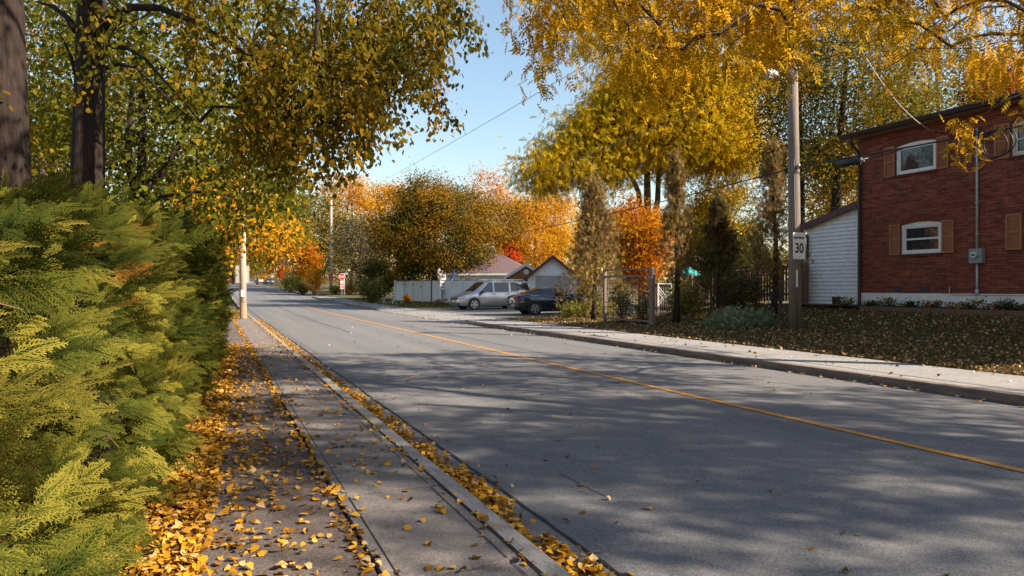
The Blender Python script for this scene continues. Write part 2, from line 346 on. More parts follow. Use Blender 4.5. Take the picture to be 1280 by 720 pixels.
def scatter(name, tv, tf, pos, R, scale, m, parent=None, rng=None, tint=None, tip=None):
    N = len(pos); n = len(tv)
    V = np.einsum('nij,kj->nki', R, tv) * scale[:, None, None] + pos[:, None, :]
    F = tf[None, :, :] + (np.arange(N) * n)[:, None, None]
    if tint is None: tint = rng.random(N)
    tt = np.repeat(tint, n)
    if tip is not None: tt = np.clip(tt * .5 + np.tile(tip, N) * .48, 0, .96) + np.repeat(np.where(rng.random(N) > .990, 1.0, 0), n)
    return np_mesh(name, V.reshape(-1, 3), F.reshape(-1, tf.shape[1]), m, parent, tt)

# leaf templates: length along +y, normal +z
LEAF = np.array([(0, 0, 0), (.36, .16, .05), (.40, .52, .04), (0, 1, -.10), (-.40, .52, .04), (-.36, .16, .05), (0, .5, -.03)], float)
LEAF_F = np.array([(0, 1, 2, 6), (6, 2, 3, 4), (0, 6, 4, 5)])
LEAF2 = np.array([(0, 0, 0), (.36, .42, .07), (0, 1, -.10), (-.36, .42, .07)], float)
LEAF2_F = np.array([(0, 1, 2, 3)])
def maple_leaf():
    pts = [(0, 0), (.18, .10), (.50, .12), (.34, .38), (.55, .66), (.22, .62), (0, 1.05), (-.22, .62), (-.55, .66), (-.34, .38), (-.50, .12), (-.18, .10)]
    v = [(x, y, .12 * abs(x) - .06 * y * y) for x, y in pts] + [(0, .35, -.02)]
    f = [(0, 1, 3, 12), (1, 2, 3, 3), (12, 3, 5, 6), (3, 4, 5, 5), (12, 6, 7, 9), (7, 8, 9, 9), (0, 12, 9, 11), (9, 10, 11, 11)]
    return np.array(v), f
def pinnate(nl=4, seed=1):
    r = np.random.default_rng(seed); V = []; F = []
    def leaflet(o, d, ln, wd):
        d = d / np.linalg.norm(d); s = np.cross(d, [0, 0, 1.0]); b = len(V)
        dz = np.array([0, 0, -.10 * ln * 2])
        V.extend([o, o + d * ln * .45 + s * wd + [0, 0, .02], o + d * ln + dz, o + d * ln * .45 - s * wd + [0, 0, .02]]); F.append((b, b + 1, b + 2, b + 3))
    for k in range(nl):
        y = .15 + .6 * k / (nl - 1); z = -.25 * y * y
        for sgn in (-1, 1):
            leaflet(np.array([0, y, z]), np.array([sgn * 1.0, .55 + r.normal() * .15, -.25 + r.normal() * .15]), .36 + r.normal() * .03, .075)
    leaflet(np.array([0, .78, -.16]), np.array([0, 1.0, -.35]), .38, .08)
    V.extend([(-.008, 0, 0), (.008, 0, 0), (.006, .8, -.16), (-.006, .8, -.16)]); b = len(V) - 4; F.append((b, b + 1, b + 2, b + 3))
    return np.array(V, float), np.array(F)
PIN_V, PIN_F = pinnate()
def cedar_spray(side=7, sub=4, w=.030):
    r = np.random.default_rng(5); V = []; F = []
    def strip(o, d, ln, wd, dz):
        d = d / np.linalg.norm(d); s = np.array([-d[1], d[0], 0]); b = len(V)
        e = o + d * ln + np.array([0, 0, dz]); m_ = o + d * ln * .55 + np.array([0, 0, dz * .3])
        V.extend([o - s * wd * .38, o + s * wd * .38, e + s * wd * .46, e - s * wd * .46]); F.append((b, b + 1, b + 2, b + 3))
    strip(np.array([0, 0, 0.]), np.array([0, 1., 0]), 1.0, w * .9, -.16)
    for k in range(side):
        t = .10 + .80 * k / (side - 1)
        for sg in (-1, 1):
            o = np.array([0, t + .03 * (sg > 0), -.16 * t * t]); ln = (.46 * (1 - t) ** .7 + .13) * (1 + r.normal() * .10)
            d = np.array([sg * .80, .75, 0])
            strip(o, d, ln, w, -.05 * ln * 2)
            dn = d / np.linalg.norm(d)
            for j in range(sub):
                u = .22 + .66 * j / max(1, sub - 1)
                for s2 in (-1, 1):
                    a = math.radians(38) * s2
                    d2 = np.array([dn[0] * math.cos(a) - dn[1] * math.sin(a), dn[0] * math.sin(a) + dn[1] * math.cos(a), 0])
                    strip(o + dn * ln * u + np.array([0, 0, -.05 * ln * 2 * u * u]), d2, ln * .30 * (1.15 - .5 * u), w * .85, -.03 * ln)
    return np.array(V, float), np.array(F)
def cedar_frond(side, sub, w, out):
    """one flat feathery spray: midrib, alternate branchlets, each with short blunt lobes; returns verts, faces, tip weight"""
    r = np.random.default_rng(9); V = []; F = []; T_ = []
    def strip(o, d, ln, wd, dz, t0, t1):
        d = d / np.linalg.norm(d); s_ = np.array([-d[1], d[0], 0]); b = len(V); e = o + d * ln + np.array([0, 0, dz])
        V.extend([o - s_ * wd * .42, o + s_ * wd * .42, e + s_ * wd * .30, e - s_ * wd * .30]); F.append((b, b + 1, b + 2, b + 3)); T_.extend([t0, t0, t1, t1])
    strip(np.array([0, 0, 0.]), np.array([0, 1., 0]), 1.0, w, -.30, 0, .8)
    for k in range(side):
        t = .08 + .86 * k / (side - 1)
        for sg in (-1, 1):
            t2 = t + .045 * (sg > 0); o = np.array([0, t2, -.30 * t2 * t2]); ln = (.34 * (1 - t) ** .6 + .10) * (1 + r.normal() * .12)
            d = np.array([sg * .62, .80, 0]); dn = d / np.linalg.norm(d)
            strip(o, d, ln, w, -.20 * ln, .15, .85)
            for j in range(sub):
                u = .30 + .5 * j / max(1, sub - 1)
                for s2 in (-1, 1):
                    q = math.radians(36) * s2; d2 = np.array([dn[0] * math.cos(q) - dn[1] * math.sin(q), dn[0] * math.sin(q) + dn[1] * math.cos(q), 0])
                    strip(o + dn * ln * u + np.array([0, 0, -.20 * ln * u]), d2, ln * .36 * (1.2 - .5 * u) + .015, w * .85, -.05 * ln, .4, 1.0)
    return np.array(V), np.array(F), np.array(T_)
def cedar_branch(side, sub, w, nf, seed):
    """a drooping twig carrying several fronds"""
    r = np.random.default_rng(seed); fv, ff, ft = cedar_frond(side, sub, w, 0); V = []; F = []; T_ = []; nb = 0
    for k in range(nf):
        t = .05 + .75 * k / max(1, nf - 1); sg = -1 if k % 2 else 1
        if k == nf - 1: sg = 0
        a = sg * math.radians(34 + r.normal() * 8); tilt = r.normal() * .25; sc = (.62 - .22 * t) * (1 + r.normal() * .1) if sg else .46
        ca, sa = math.cos(a), math.sin(a)
        R1 = np.array([[ca, sa, 0], [-sa, ca, 0], [0, 0, 1]]); ct_, st_ = math.cos(tilt), math.sin(tilt); R2 = np.array([[ct_, 0, st_], [0, 1, 0], [-st_, 0, ct_]])
        o = np.array([0, t, .12 * t - .34 * t * t])
        p = (R1 @ R2 @ (fv * sc).T).T + o; V.append(p); F.append(ff + nb); T_.append(ft * .85 + .15 * t); nb += len(fv)
    m_ = [(0, 0, 0), (0, .4, .01), (0, .8, -.12)]; tv = []
    for x, y, z in m_: tv += [(-.012, y, z), (.012, y, z)]
    V.append(np.array(tv)); F.append(np.array([(0, 1, 3, 2), (2, 3, 5, 4)]) + nb); T_.append(np.zeros(6))
    return np.concatenate(V), np.concatenate(F), np.concatenate(T_)
CB = [cedar_branch(9, 2, .034, 6, k) for k in (1, 2, 3)]
CBF = [cedar_branch(6, 0, .085, 6, k) for k in (4, 5)]
CED_V, CED_F = cedar_spray(8, 3, .040)
CED2_V, CED2_F = cedar_spray(6, 0, .07)

def leaf_set(rng, centers, per, sigma, size, outward=None, droop=0.5, flat=0.7):
    N = len(centers) * per
    c = np.repeat(centers, per, axis=0)
    g = rng.normal(size=(N, 3)) * sigma * np.array([1, 1, flat])
    pos = c + g
    yd = rng.normal(size=(N, 3)) * .7 + g / (sigma + 1e-6) * .35; yd[:, 2] -= droop
    ctr = centers.mean(axis=0); ow = c - ctr; ow /= np.linalg.norm(ow, axis=1, keepdims=True) + 1e-6
    nd = rng.normal(size=(N, 3)) * .34 + g / (sigma + 1e-6) * .5 + ow * .45; nd[:, 2] += 0.5
    Rm = frames(yd, nd); Rm[:, :, 0] *= rng.uniform(.6, 1.02, size=(N, 1)); Rm[:, :, 2] *= rng.uniform(-.4, 1.8, size=(N, 1))
    return pos, Rm, size * (0.5 + 0.85 * rng.random(N))

# ------------------------------------------------------------------ trees
def skeleton(trunk, limbs, attractors, rng, r_tip, up=0.15, maxr=None):
    """nodes from the trunk and given limbs outward to each attractor; returns polylines with radii"""
    pos = []; par = []; fixed = []
    def addchain(pts, rad, parent):
        idx = parent
        for p, r in zip(pts, rad):
            pos.append(np.array(p, float)); par.append(idx); fixed.append(r); idx = len(pos) - 1
        return idx
    addchain(trunk[0], trunk[1], -1)
    nt0 = len(pos)
    for pts, r0, r1 in limbs:
        d = np.linalg.norm(np.array(pos) - np.array(pts[0]), axis=1); j = int(np.argmin(d))
        addchain(pts, np.linspace(r0, r1, len(pts)), j)
    nfix = len(pos)
    startz = trunk[2]
    tz = np.array(trunk[0])
    order = np.argsort([np.min(np.linalg.norm(tz - a, axis=1)) for a in attractors])
    cnt_nodes = [i for i in range(nfix) if pos[i][2] > startz or i >= nt0]
    arr = [pos[i] for i in cnt_nodes]; ids = list(cnt_nodes)
    for ai in order:
        a = attractors[ai]; A = np.array(arr); df = a - A
        dist = np.linalg.norm(df, axis=1) + 0.55 * np.maximum(0, A[:, 2] - a[2])
        j = int(np.argmin(dist)); p0 = A[j]; Lh = np.linalg.norm(a - p0); idx = ids[j]
        nseg = 3 if Lh > .5 else 2
        for k in range(1, nseg + 1):
            t = k / nseg; q = p0 + (a - p0) * t
            q = q + np.array([0, 0, up * Lh * math.sin(math.pi * t)]) + (rng.normal(size=3) * .05 * Lh if k < nseg else 0)
            pos.append(q); par.append(idx); fixed.append(None); idx = len(pos) - 1
            arr.append(q); ids.append(idx)
    n = len(pos); cnt = np.zeros(n)
    ch = [0] * n
    for i in range(n - 1, -1, -1):
        if cnt[i] == 0: cnt[i] = 1
        if par[i] >= 0: cnt[par[i]] += cnt[i]
    rad = [fixed[i] if fixed[i] is not None else r_tip * cnt[i] ** .5 for i in range(n)]
    if maxr: rad = [r if fixed[i] is not None else min(r, maxr) for i, r in enumerate(rad)]
    return pos, par, rad, nfix, nt0, limbs
def wood_mesh(name, trunk, limbs, attractors, rng, r_tip, m, parent, sides=12, up=.15, maxr=None):
    pos, par, rad, nfix, nt0, _ = skeleton(trunk, limbs, attractors, rng, r_tip, up, maxr)
    mb = MB(); mb.tube(pos[:nt0], rad[:nt0], sides)
    i = nt0
    for pts, r0, r1 in limbs:
        k = len(pts); mb.tube(pos[i:i + k], rad[i:i + k], 8); i += k
    for i in range(nfix, len(pos)):
        p = par[i]; r0 = min(rad[p], rad[i] * 1.25) if p >= nfix else rad[i] * 1.15
        mb.tube([pos[p], pos[i]], [r0, rad[i]], 5, False)
    return mb.build(name, m, parent)
def lobed_points(rng, n, c, R, shell=.45, lobes=6, amp=.28, zmin=None):
    k = rng.normal(size=(lobes, 3)) * 1.8; ph = rng.random(lobes) * 6.28; out = []
    while len(out) < n:
        d = rng.normal(size=3); d /= np.linalg.norm(d)
        rr = 1 + amp * np.mean(np.sin(k @ d * 1.6 + ph)) * 2
        r = (shell + (1 - shell) * rng.random() ** .6) * rr
        p = np.array(c) + np.array(R) * d * r
        if zmin is not None and p[2] < zmin: continue
        out.append(p)
    return np.array(out)
def trunk_path(base, top, r0, r1, rng, n=9, wob=.12, flare=1.35):
    base = np.array(base, float); top = np.array(top, float); pts = []; rad = []
    w = rng.normal(size=(2, 3)) * wob
    for i in range(n):
        t = i / (n - 1); p = base + (top - base) * t
        p = p + w[0] * math.sin(t * 3.1) + w[1] * math.sin(t * 6.2) * .5; 
        if i == 0: p = base + np.array([0, 0, -.1])
        pts.append(p); f = 1 + (flare - 1) * math.exp(-t * 14)
        rad.append((r0 + (r1 - r0) * t) * f)
    return pts, rad
def make_tree(name, label, base, ctop, c, R, leafm, nattr, per, size, seed, r0=.2, bark='bark', tpl=(LEAF2, LEAF2_F), sigma=None, group=None,
              start=.35, shell=.45, amp=.28, attractors=None, limbs=(), droop=.4, top=None, r_tip=.010, cat='tree', up=.15, zmin=None, flat=.7, tintf=None, maxr=None, wob=.12, hang=0, hstep=.12):
    rng = np.random.default_rng(seed)
    base = np.array(base, float); root = empty(name, base, label, cat, group)
    if attractors is None: attractors = lobed_points(rng, nattr, c, R, shell, 6, amp, zmin)
    if sigma is None: sigma = float(np.mean(R)) * .20
    if top is None: top = (c[0], c[1], c[2] + R[2] * .55)
    tp, tr = trunk_path(base, top, r0, r0 * .25, rng, wob=wob)
    sz = base[2] + (top[2] - base[2]) * start
    o = wood_mesh('trunk', (tp, tr, sz), list(limbs), attractors, rng, r_tip, M[bark], None, up=up, maxr=maxr)
    if hang:                                # drooping twigs strung with leaves
        cs = []; tw = MB()
        for a in attractors:
            i0 = len(cs)
            q = a.copy(); dr = rng.normal(size=3) * .5; dr[2] = -.6 - .5 * rng.random(); dr /= np.linalg.norm(dr)
            for k in range(hang): cs.append(q.copy()); q = q + dr * hstep; dr[2] -= .22; dr /= np.linalg.norm(dr)
            tw.tube(cs[i0:], [.0045 - .0035 * k / hang for k in range(hang)], 4, False)
        tw = tw.build('twig_spray', M[bark], root); tw.location = tuple(-base); tw['kind'] = 'stuff'
        cs = np.array(cs); pos, Rm, sc = leaf_set(rng, cs, per, sigma, size, droop=droop, flat=flat)
    else: pos, Rm, sc = leaf_set(rng, attractors, per, sigma, size, droop=droop, flat=flat)
    nc = len(attractors); t = np.clip(.45 + .17 * rng.normal(size=len(pos)) + np.repeat(.15 * rng.normal(size=nc), len(pos) // nc), 0, 1)
    k = scatter('crown', tpl[0], tpl[1], pos, Rm, sc, L[leafm], None, rng, t)
    for q in (o, k):
        q.parent = root; q.location = tuple(-base)
    return root
def shade_limit(rng, a, ymax, keep):
    # thin out branches that stand where the far road lies in the sun
    m_ = (a[:, 1] + .958 * a[:, 2] < ymax) | (rng.random(len(a)) < keep); return a[m_]
def poly_points(rng, poly, n, d0, d1, zmin=2.3):
    poly = np.array(poly, float); lo = poly.min(0); hi = poly.max(0); out = []
    while len(out) < n:
        q = lo + rng.random(2) * (hi - lo); ins = False; j = len(poly) - 1
        for i in range(len(poly)):
            if (poly[i][1] > q[1]) != (poly[j][1] > q[1]) and q[0] < (poly[j][0] - poly[i][0]) * (q[1] - poly[i][1]) / (poly[j][1] - poly[i][1]) + poly[i][0]: ins = not ins
            j = i
        if not ins: continue
        p = P(q[0], q[1], d0 + (d1 - d0) * rng.random())
        if p[2] > zmin: out.append(p)
    return np.array(out)

# ================================================================== THE GROUND
YS = [-60, -40, -25, -15, -8, -4, 0, 2, 4, 6, 8, 10, 12, 14, 16, 18, 20, 22, 24, 26, 28, 30, 32, 34, 36, 38, 40, 43, 46, 50, 55, 60, 65, 70, 75, 80, 86, 95, 105, 120, 140, 170, 210, 260, 340, 420, 700, 1200]
def sheet(name, xs, ys, zf, m, label, cat='ground'):
    V = np.array([(x, y, zf(x, y)) for y in ys for x in xs], float); n = len(xs)
    F = np.array([(j * n + i, j * n + i + 1, (j + 1) * n + i + 1, (j + 1) * n + i) for j in range(len(ys) - 1) for i in range(n - 1)])
    o = np_mesh(name, V, F, m); struct(o, label, cat); return o
sheet('ground', [-1500, -600, -200, -80, -40, -20, -10, -5, -2, 0, 1.5, 1.6, 9.9, 10.0, 12.0, 12.4, 13, 14, 15, 15.6, 16.5, 17.5, 18.5, 19.4, 22, 26, 32, 45, 70, 120, 300, 700, 1500],
      YS, lambda x, y: (gz(x, y) - .02 if x < 0 or x >= 12.05 else prof(y) - .05), M['lawn'], 'leaf littered lawn and bare ground around the road')
ry = [y for y in np.arange(-60, 122, 2.0)] + [140, 170, 210, 260, 340, 420]
sheet('road', [1.95, 4, 6, 8, 9.95], ry, lambda x, y: prof(y) + .002 + .03 * (1 - abs(x - 5.9) / 4.2), M['asphalt'], 'grey asphalt street with a single yellow centre line', 'road')
sheet('gutter', [1.70, 1.95], ry, lambda x, y: prof(y) + .003, surface_mat('gutter_asphalt', (0.085, 0.08, 0.078), (0.14, 0.13, 0.125), 20, .88, .4, bdist=.004, fine=110), 'darker asphalt gutter strip along the left kerb', 'gutter')
# tar seam between gutter and road, uneven
rng0 = np.random.default_rng(3)
mb = MB(); sy = np.arange(-5, 90, .12); wx = np.cumsum(rng0.normal(size=len(sy)) * .004); wx -= np.convolve(wx, np.ones(60) / 60, 'same')
vs = []; 
for y, w_ in zip(sy, wx):
    hw = .008 + .010 * rng0.random() + (.006 if y > 12 else 0)
    x = 2.06 + w_ * .8
    vs += [(x - hw, y, prof(y) + .012), (x + hw, y, prof(y) + .012)]
mb.add(vs, [(2 * i, 2 * i + 1, 2 * i + 3, 2 * i + 2) for i in range(len(sy) - 1)])
struct(mb.build('tar_seam', plain('tar', (0.012, 0.011, 0.011), .7)), 'thin black tar seam between gutter and road', 'seam')
mb = MB()
for xs_, ya, yb in ((4.3, 24, 60), (6.9, 45, 95), (2.7, 4.4, 5.3), (7.6, 9, 21), (4.9, 11, 15)):
    ck = .02 if ya > 22 else .004
    sy2 = np.arange(ya, yb, .4); vs = []
    wx2 = np.cumsum(rng0.normal(size=len(sy2)) * .012)
    for y, w_ in zip(sy2, wx2):
        x = xs_ + w_; z = prof(y) + .006 + .03 * (1 - abs(x - 5.9) / 4.2)
        vs += [(x - ck, y, z), (x + ck, y, z)]
    mb.add(vs, [(2 * i, 2 * i + 1, 2 * i + 3, 2 * i + 2) for i in range(len(sy2) - 1)])
struct(mb.build('road_crack', plain('crack', (0.05, 0.048, 0.047), .9)), 'faint sealed cracks running along the far road', 'crack')
# yellow centre line with worn edges
vs = []; ys2 = np.arange(-20, 66, .25)
for y in ys2:
    z = prof(y) + .037; a = .055 + .006 * rng0.random()
    vs += [(6.31 - a, y, z), (6.31 + .055 + .006 * rng0.random(), y, z)]
mb = MB(); mb.add(vs, [(2 * i, 2 * i + 1, 2 * i + 3, 2 * i + 2) for i in range(len(ys2) - 1)])
for ya in np.arange(92, 200, 10):
    mb.add([(6.25, ya, prof(ya) + .04), (6.37, ya, prof(ya) + .04), (6.37, ya + 7, prof(ya + 7) + .04), (6.25, ya + 7, prof(ya + 7) + .04)], [(0, 1, 2, 3)])
struct(mb.build('road_marking', M['yellow_paint']), 'worn yellow centre line painted on the road', 'road marking')
# left kerb, sidewalk slabs, boulevard path
mb = MB()
y = -6.0
while y < 90:
    ln = 3.0; z = prof(y); z2 = prof(y + ln)
    h = .122 if y < 34 else .10
    mb.add([(1.555, y + .009, z - .1), (1.70, y + .009, z - .1), (1.70, y + ln - .009, z2 - .1), (1.555, y + ln - .009, z2 - .1),
            (1.555, y + .009, z + h), (1.675, y + .009, z + h), (1.675, y + ln - .009, z2 + h), (1.555, y + ln - .009, z2 + h),
            (1.695, y + .009, z + h - .02), (1.695, y + ln - .009, z2 + h - .02)],
           [(4, 5, 6, 7), (5, 8, 9, 6), (8, 1, 2, 9), (0, 4, 7, 3), (0, 1, 8, 5, 4), (3, 7, 6, 9, 2)])
    y += ln
struct(mb.build('kerb', M['kerb']), 'grey concrete kerb along the left edge of the road', 'kerb')
mb = MB(); y = -4.2; r_ = random.Random(4)
while y < 35.2:
    ln = 1.52; dz = r_.uniform(-.004, .004)
    mb.bbox(.79, 1.53, y, min(y + ln - .038, 35.3), -.05, .12 + dz, .003)
    y += ln
struct(mb.build('sidewalk', M['concrete']), 'narrow concrete slab sidewalk beside the left kerb', 'sidewalk')
mb = MB(); y = -4.2
while y < 35.2:
    for xx in (.86, 1.46):
        mb.box(xx - .0018, xx + .0018, y + .03, min(y + 1.47, 35.2), .122, .1265)
    y += 1.52
struct(mb.build('tooled_joint', plain('dirty_joint', (0.07, 0.06, 0.055), .9)), 'thin tooled lines near both edges of the sidewalk slabs', 'joint')
mb = MB(); mb.box(.77, 1.56, -5, 36, -.08, .095)
struct(mb.build('joint_soil', M['soil']), 'dark soil showing in the gaps of the sidewalk', 'soil')
mb = MB(); y = -5
for ya, yb in ((-5, 5.3), (5.32, 14), (14.02, 24), (24.02, 35.2)):
    mb.bbox(-.35, .765, ya, yb, -.05, .118, .006)
struct(mb.build('path', M['path']), 'worn reddish asphalt strip between hedge and sidewalk', 'path')
# right kerb and sidewalk
mb = MB(); y = -40.0
while y < 120:
    ln = 3.0
    if 27.4 < y < 45 or 77 < y < 87: y += ln; continue
    z, z2 = prof(y), prof(y + ln); h = .14; h2 = .14
    if y + ln > 27.4 and y < 28: h2 = .03
    if y > 45 and y < 48.5: h = .03
    mb.add([(9.95, y + .009, z - .1), (10.13, y + .009, z - .1), (10.13, y + ln - .009, z2 - .1), (9.95, y + ln - .009, z2 - .1),
            (9.975, y + .009, z + h), (10.13, y + .009, z + h), (10.13, y + ln - .009, z2 + h2), (9.975, y + ln - .009, z2 + h2),
            (9.955, y + .009, z + h - .02), (9.955, y + ln - .009, z2 + h2 - .02)],
           [(4, 5, 6, 7), (4, 7, 9, 8), (8, 9, 3, 0), (1, 2, 6, 5), (0, 1, 5, 4, 8), (3, 9, 7, 6, 2)])
    y += ln
struct(mb.build('kerb', M['kerb_rust']), 'stained brown concrete kerb along the far right edge of the road', 'kerb')
mb = MB(); y = -39.8; r_ = random.Random(8)
while y < 120:
    ln = 1.8
    if not (77 < y < 87):
        z, z2 = prof(y), prof(y + ln); e = .142 + r_.uniform(-.003, .003)
        low = (27.4 < y < 46)
        a = .04 if low else e
        mb.add([(10.135, y, z - .06), (12.1, y, z - .06), (12.1, y + ln - .012, z2 - .06), (10.135, y + ln - .012, z2 - .06),
                (10.135, y, z + a), (12.1, y, z + .148), (12.1, y + ln - .012, z2 + .148), (10.135, y + ln - .012, z2 + a)],
               [(4, 5, 6, 7), (0, 1, 5, 4), (1, 2, 6, 5), (2, 3, 7, 6), (3, 0, 4, 7)])
    y += ln
struct(mb.build('sidewalk', M['concrete_pale']), 'pale concrete sidewalk along the right side in front of the lawn', 'sidewalk')
mb = MB(); mb.add([(9.96, 27.4, .005), (10.13, 27.4, .035), (10.13, 45.5, prof(45.5) + .035), (9.96, 45.5, prof(45.5) + .005)], [(0, 1, 2, 3)])
struct(mb.build('dropped_kerb', M['concrete_pale']), 'dropped concrete kerb at the driveway mouth', 'kerb')
sheet('driveway', [12.1, 14, 16, 18, 20, 22, 26], [30, 32, 34, 36, 38, 40, 42, 43.5], lambda x, y: gz(x, y) + .006, M['gravel'], 'grey asphalt driveway under the two parked cars', 'driveway')
sheet('road', [9.95, 12, 16, 24, 40, 90], [78.5, 80, 82, 84, 85.5], lambda x, y: prof(y) + .02 + (.12 if x > 13 else 0), M['gravel'], 'pale side street leading off right before the far pole', 'road')

# ================================================================== FALLEN LEAVES AND GRASS
def litter(name, label, boxes, m, seed, size=.047, lift=.02, tilt=.35, zf=None, cat='leaves'):
    rng = np.random.default_rng(seed); PP = []
    for (x0, x1, y0, y1, dens, ex) in boxes:
        n = int((x1 - x0) * (y1 - y0) * dens)
        x = x0 + (x1 - x0) * rng.random(n) ** ex
        if ex < 0: x = x0 + (x1 - x0) * (1 - rng.random(n) ** (-ex))
        y_ = y0 + (y1 - y0) * rng.random(n)
        PP.append(np.stack([x, y_], 1))
    q = np.concatenate(PP)
    if zf is None: zf = lambda x, y: gz(x, y)
    z = np.array([zf(a, b) for a, b in q]) + .006 + rng.random(len(q)) * lift
    pos = np.column_stack([q, z]); N = len(pos)
    yd = rng.normal(size=(N, 3)); yd[:, 2] *= tilt * .6
    nd = rng.normal(size=(N, 3)) * tilt; nd[:, 2] = 1
    tv = LEAF.copy(); tv[:, 2] *= 3.4; tv[:, 0] *= 1.15; tv[:, 1] -= .5
    Rm = frames(yd, nd); Rm[:, :, 2] *= rng.uniform(-.7, 1.7, size=(N, 1)); Rm[:, :, 0] *= rng.uniform(.65, 1.1, size=(N, 1))
    o = scatter(name, tv, LEAF_F, pos, Rm, size * (.65 + .7 * rng.random(N)), L[m], None, rng)
    return tag(o, label, cat, None, 'stuff')
def hx(y): return -.60 + .040 * y          # line of the hedge face
bx_ = []
for y in np.arange(1.2, 18, .6):
    bx_.append((hx(y) - .1, hx(y) + .40, y, y + .6, 1500 if y < 9 else 800, 1.0))
    bx_.append((hx(y) + .25, max(hx(y) + .75, .45), y, y + .6, 190, 1.8))
litter('fallen_leaves', 'thick drift of yellow fallen leaves along the foot of the hedge', bx_, 'litter', 11, lift=.035)
road_z = lambda x, y: prof(y) + .003 + (.03 * (1 - abs(x - 5.9) / 4.2) if x > 1.95 else 0)
litter('fallen_leaves', 'scattered yellow leaves lying on the left path and sidewalk',
       [(.0, .76, 1, 9, 95, 1), (.0, .76, 9, 20, 60, 1), (.70, .82, 1, 34, 330, 1), (.8, 1.53, 1, 9, 32, 1), (.8, 1.53, 9, 20, 40, 1), (1.5, 1.58, 1, 34, 150, 1), (.0, 1.5, 20, 34, 5, 1)], 'litter', 12, lift=.012)
gb = []
rg = np.random.default_rng(5)
for y in np.arange(0, 36, .35):
    wdt = .09 + .16 * rg.random() * (1.25 if y < 9 else .9); gb.append((1.71, 1.71 + wdt, y, y + .35, 1250 if y < 16 else 700, 1.0)); gb.append((1.71, 2.02, y, y + .35, 110, 1.3))
litter('fallen_leaves', 'band of yellow leaves packed into the gutter against the left kerb', gb, 'litter', 13, lift=.045, zf=road_z)
litter('fallen_leaves', 'few loose leaves strewn over the dark road surface',
       [(2.0, 4.0, 1.5, 12, 3.2, 1.6), (2.0, 9.6, 4, 30, .75, 1), (2, 9.6, 30, 60, .25, 1)], 'litter_dry', 14, lift=.012, zf=road_z)
litter('fallen_leaves', 'line of brown leaves along the foot of the right kerb',
       [(9.72, 9.95, 5, 27, 50, .6), (9.5, 9.95, 27, 60, 14, .8), (10.1, 12.1, 5, 50, 3, 1)], 'litter_dry', 15, .07, .02, zf=lambda x, y: (road_z(x, y) if x < 9.96 else gz(x, y)))
litter('fallen_leaves', 'carpet of brown and yellow leaves over the lawn before the brick house',
       [(12.1, 19.2, 4, 22, 115, 1), (12.1, 20, 22, 29, 65, 1), (12.1, 12.5, 4, 29, 110, 1)], 'litter_dry', 16, .058, .05, .55)
litter('fallen_leaves', 'orange leaves on the grass around the left pole', [(-1.5, 1.5, 35.3, 46, 30, 1), (.2, 1.55, 34.5, 37, 50, 1)], 'litter', 17, .09, .03)
litter('fallen_leaves', 'brown leaves on the verge in front of the white fence', [(12.2, 17, 46, 70, 9, 1), (10, 12.2, 46, 75, 3, 1)], 'litter_dry', 18, .11, .04)
def grass(name, label, boxes, seed, h=.06):
    rng = np.random.default_rng(seed); Q = []
    for (x0, x1, y0, y1, dens) in boxes:
        n = int((x1 - x0) * (y1 - y0) * dens); Q.append(np.column_stack([x0 + (x1 - x0) * rng.random(n), y0 + (y1 - y0) * rng.random(n)]))
    q = np.concatenate(Q); z = np.array([gz(a, b) for a, b in q]) - .02
    N = len(q); yd = rng.normal(size=(N, 3)) * .45; yd[:, 2] = 1; nd = rng.normal(size=(N, 3)); nd[:, 2] = .1
    tv = np.array([(-.08, 0, 0), (.08, 0, 0), (.06, .6, .08), (0, 1, .25)]); tf = np.array([(0, 1, 2, 3)])
    o = scatter(name, tv, tf, np.column_stack([q, z]), frames(yd, nd), h * (.6 + .8 * rng.random(N)), L['grass'], None, rng)
    return tag(o, label, 'grass', None, 'stuff')
grass('grass', 'short dull green grass of the lawn before the brick house', [(12.1, 19.3, 5, 29, 420)], 21, .075)
grass('grass', 'rough grass verge by the white fence', [(12.2, 18, 44, 72, 60)], 22, .12)
grass('grass', 'tufts of grass beside the left pole', [(-2, 1.5, 35.3, 44, 120)], 23, .10)

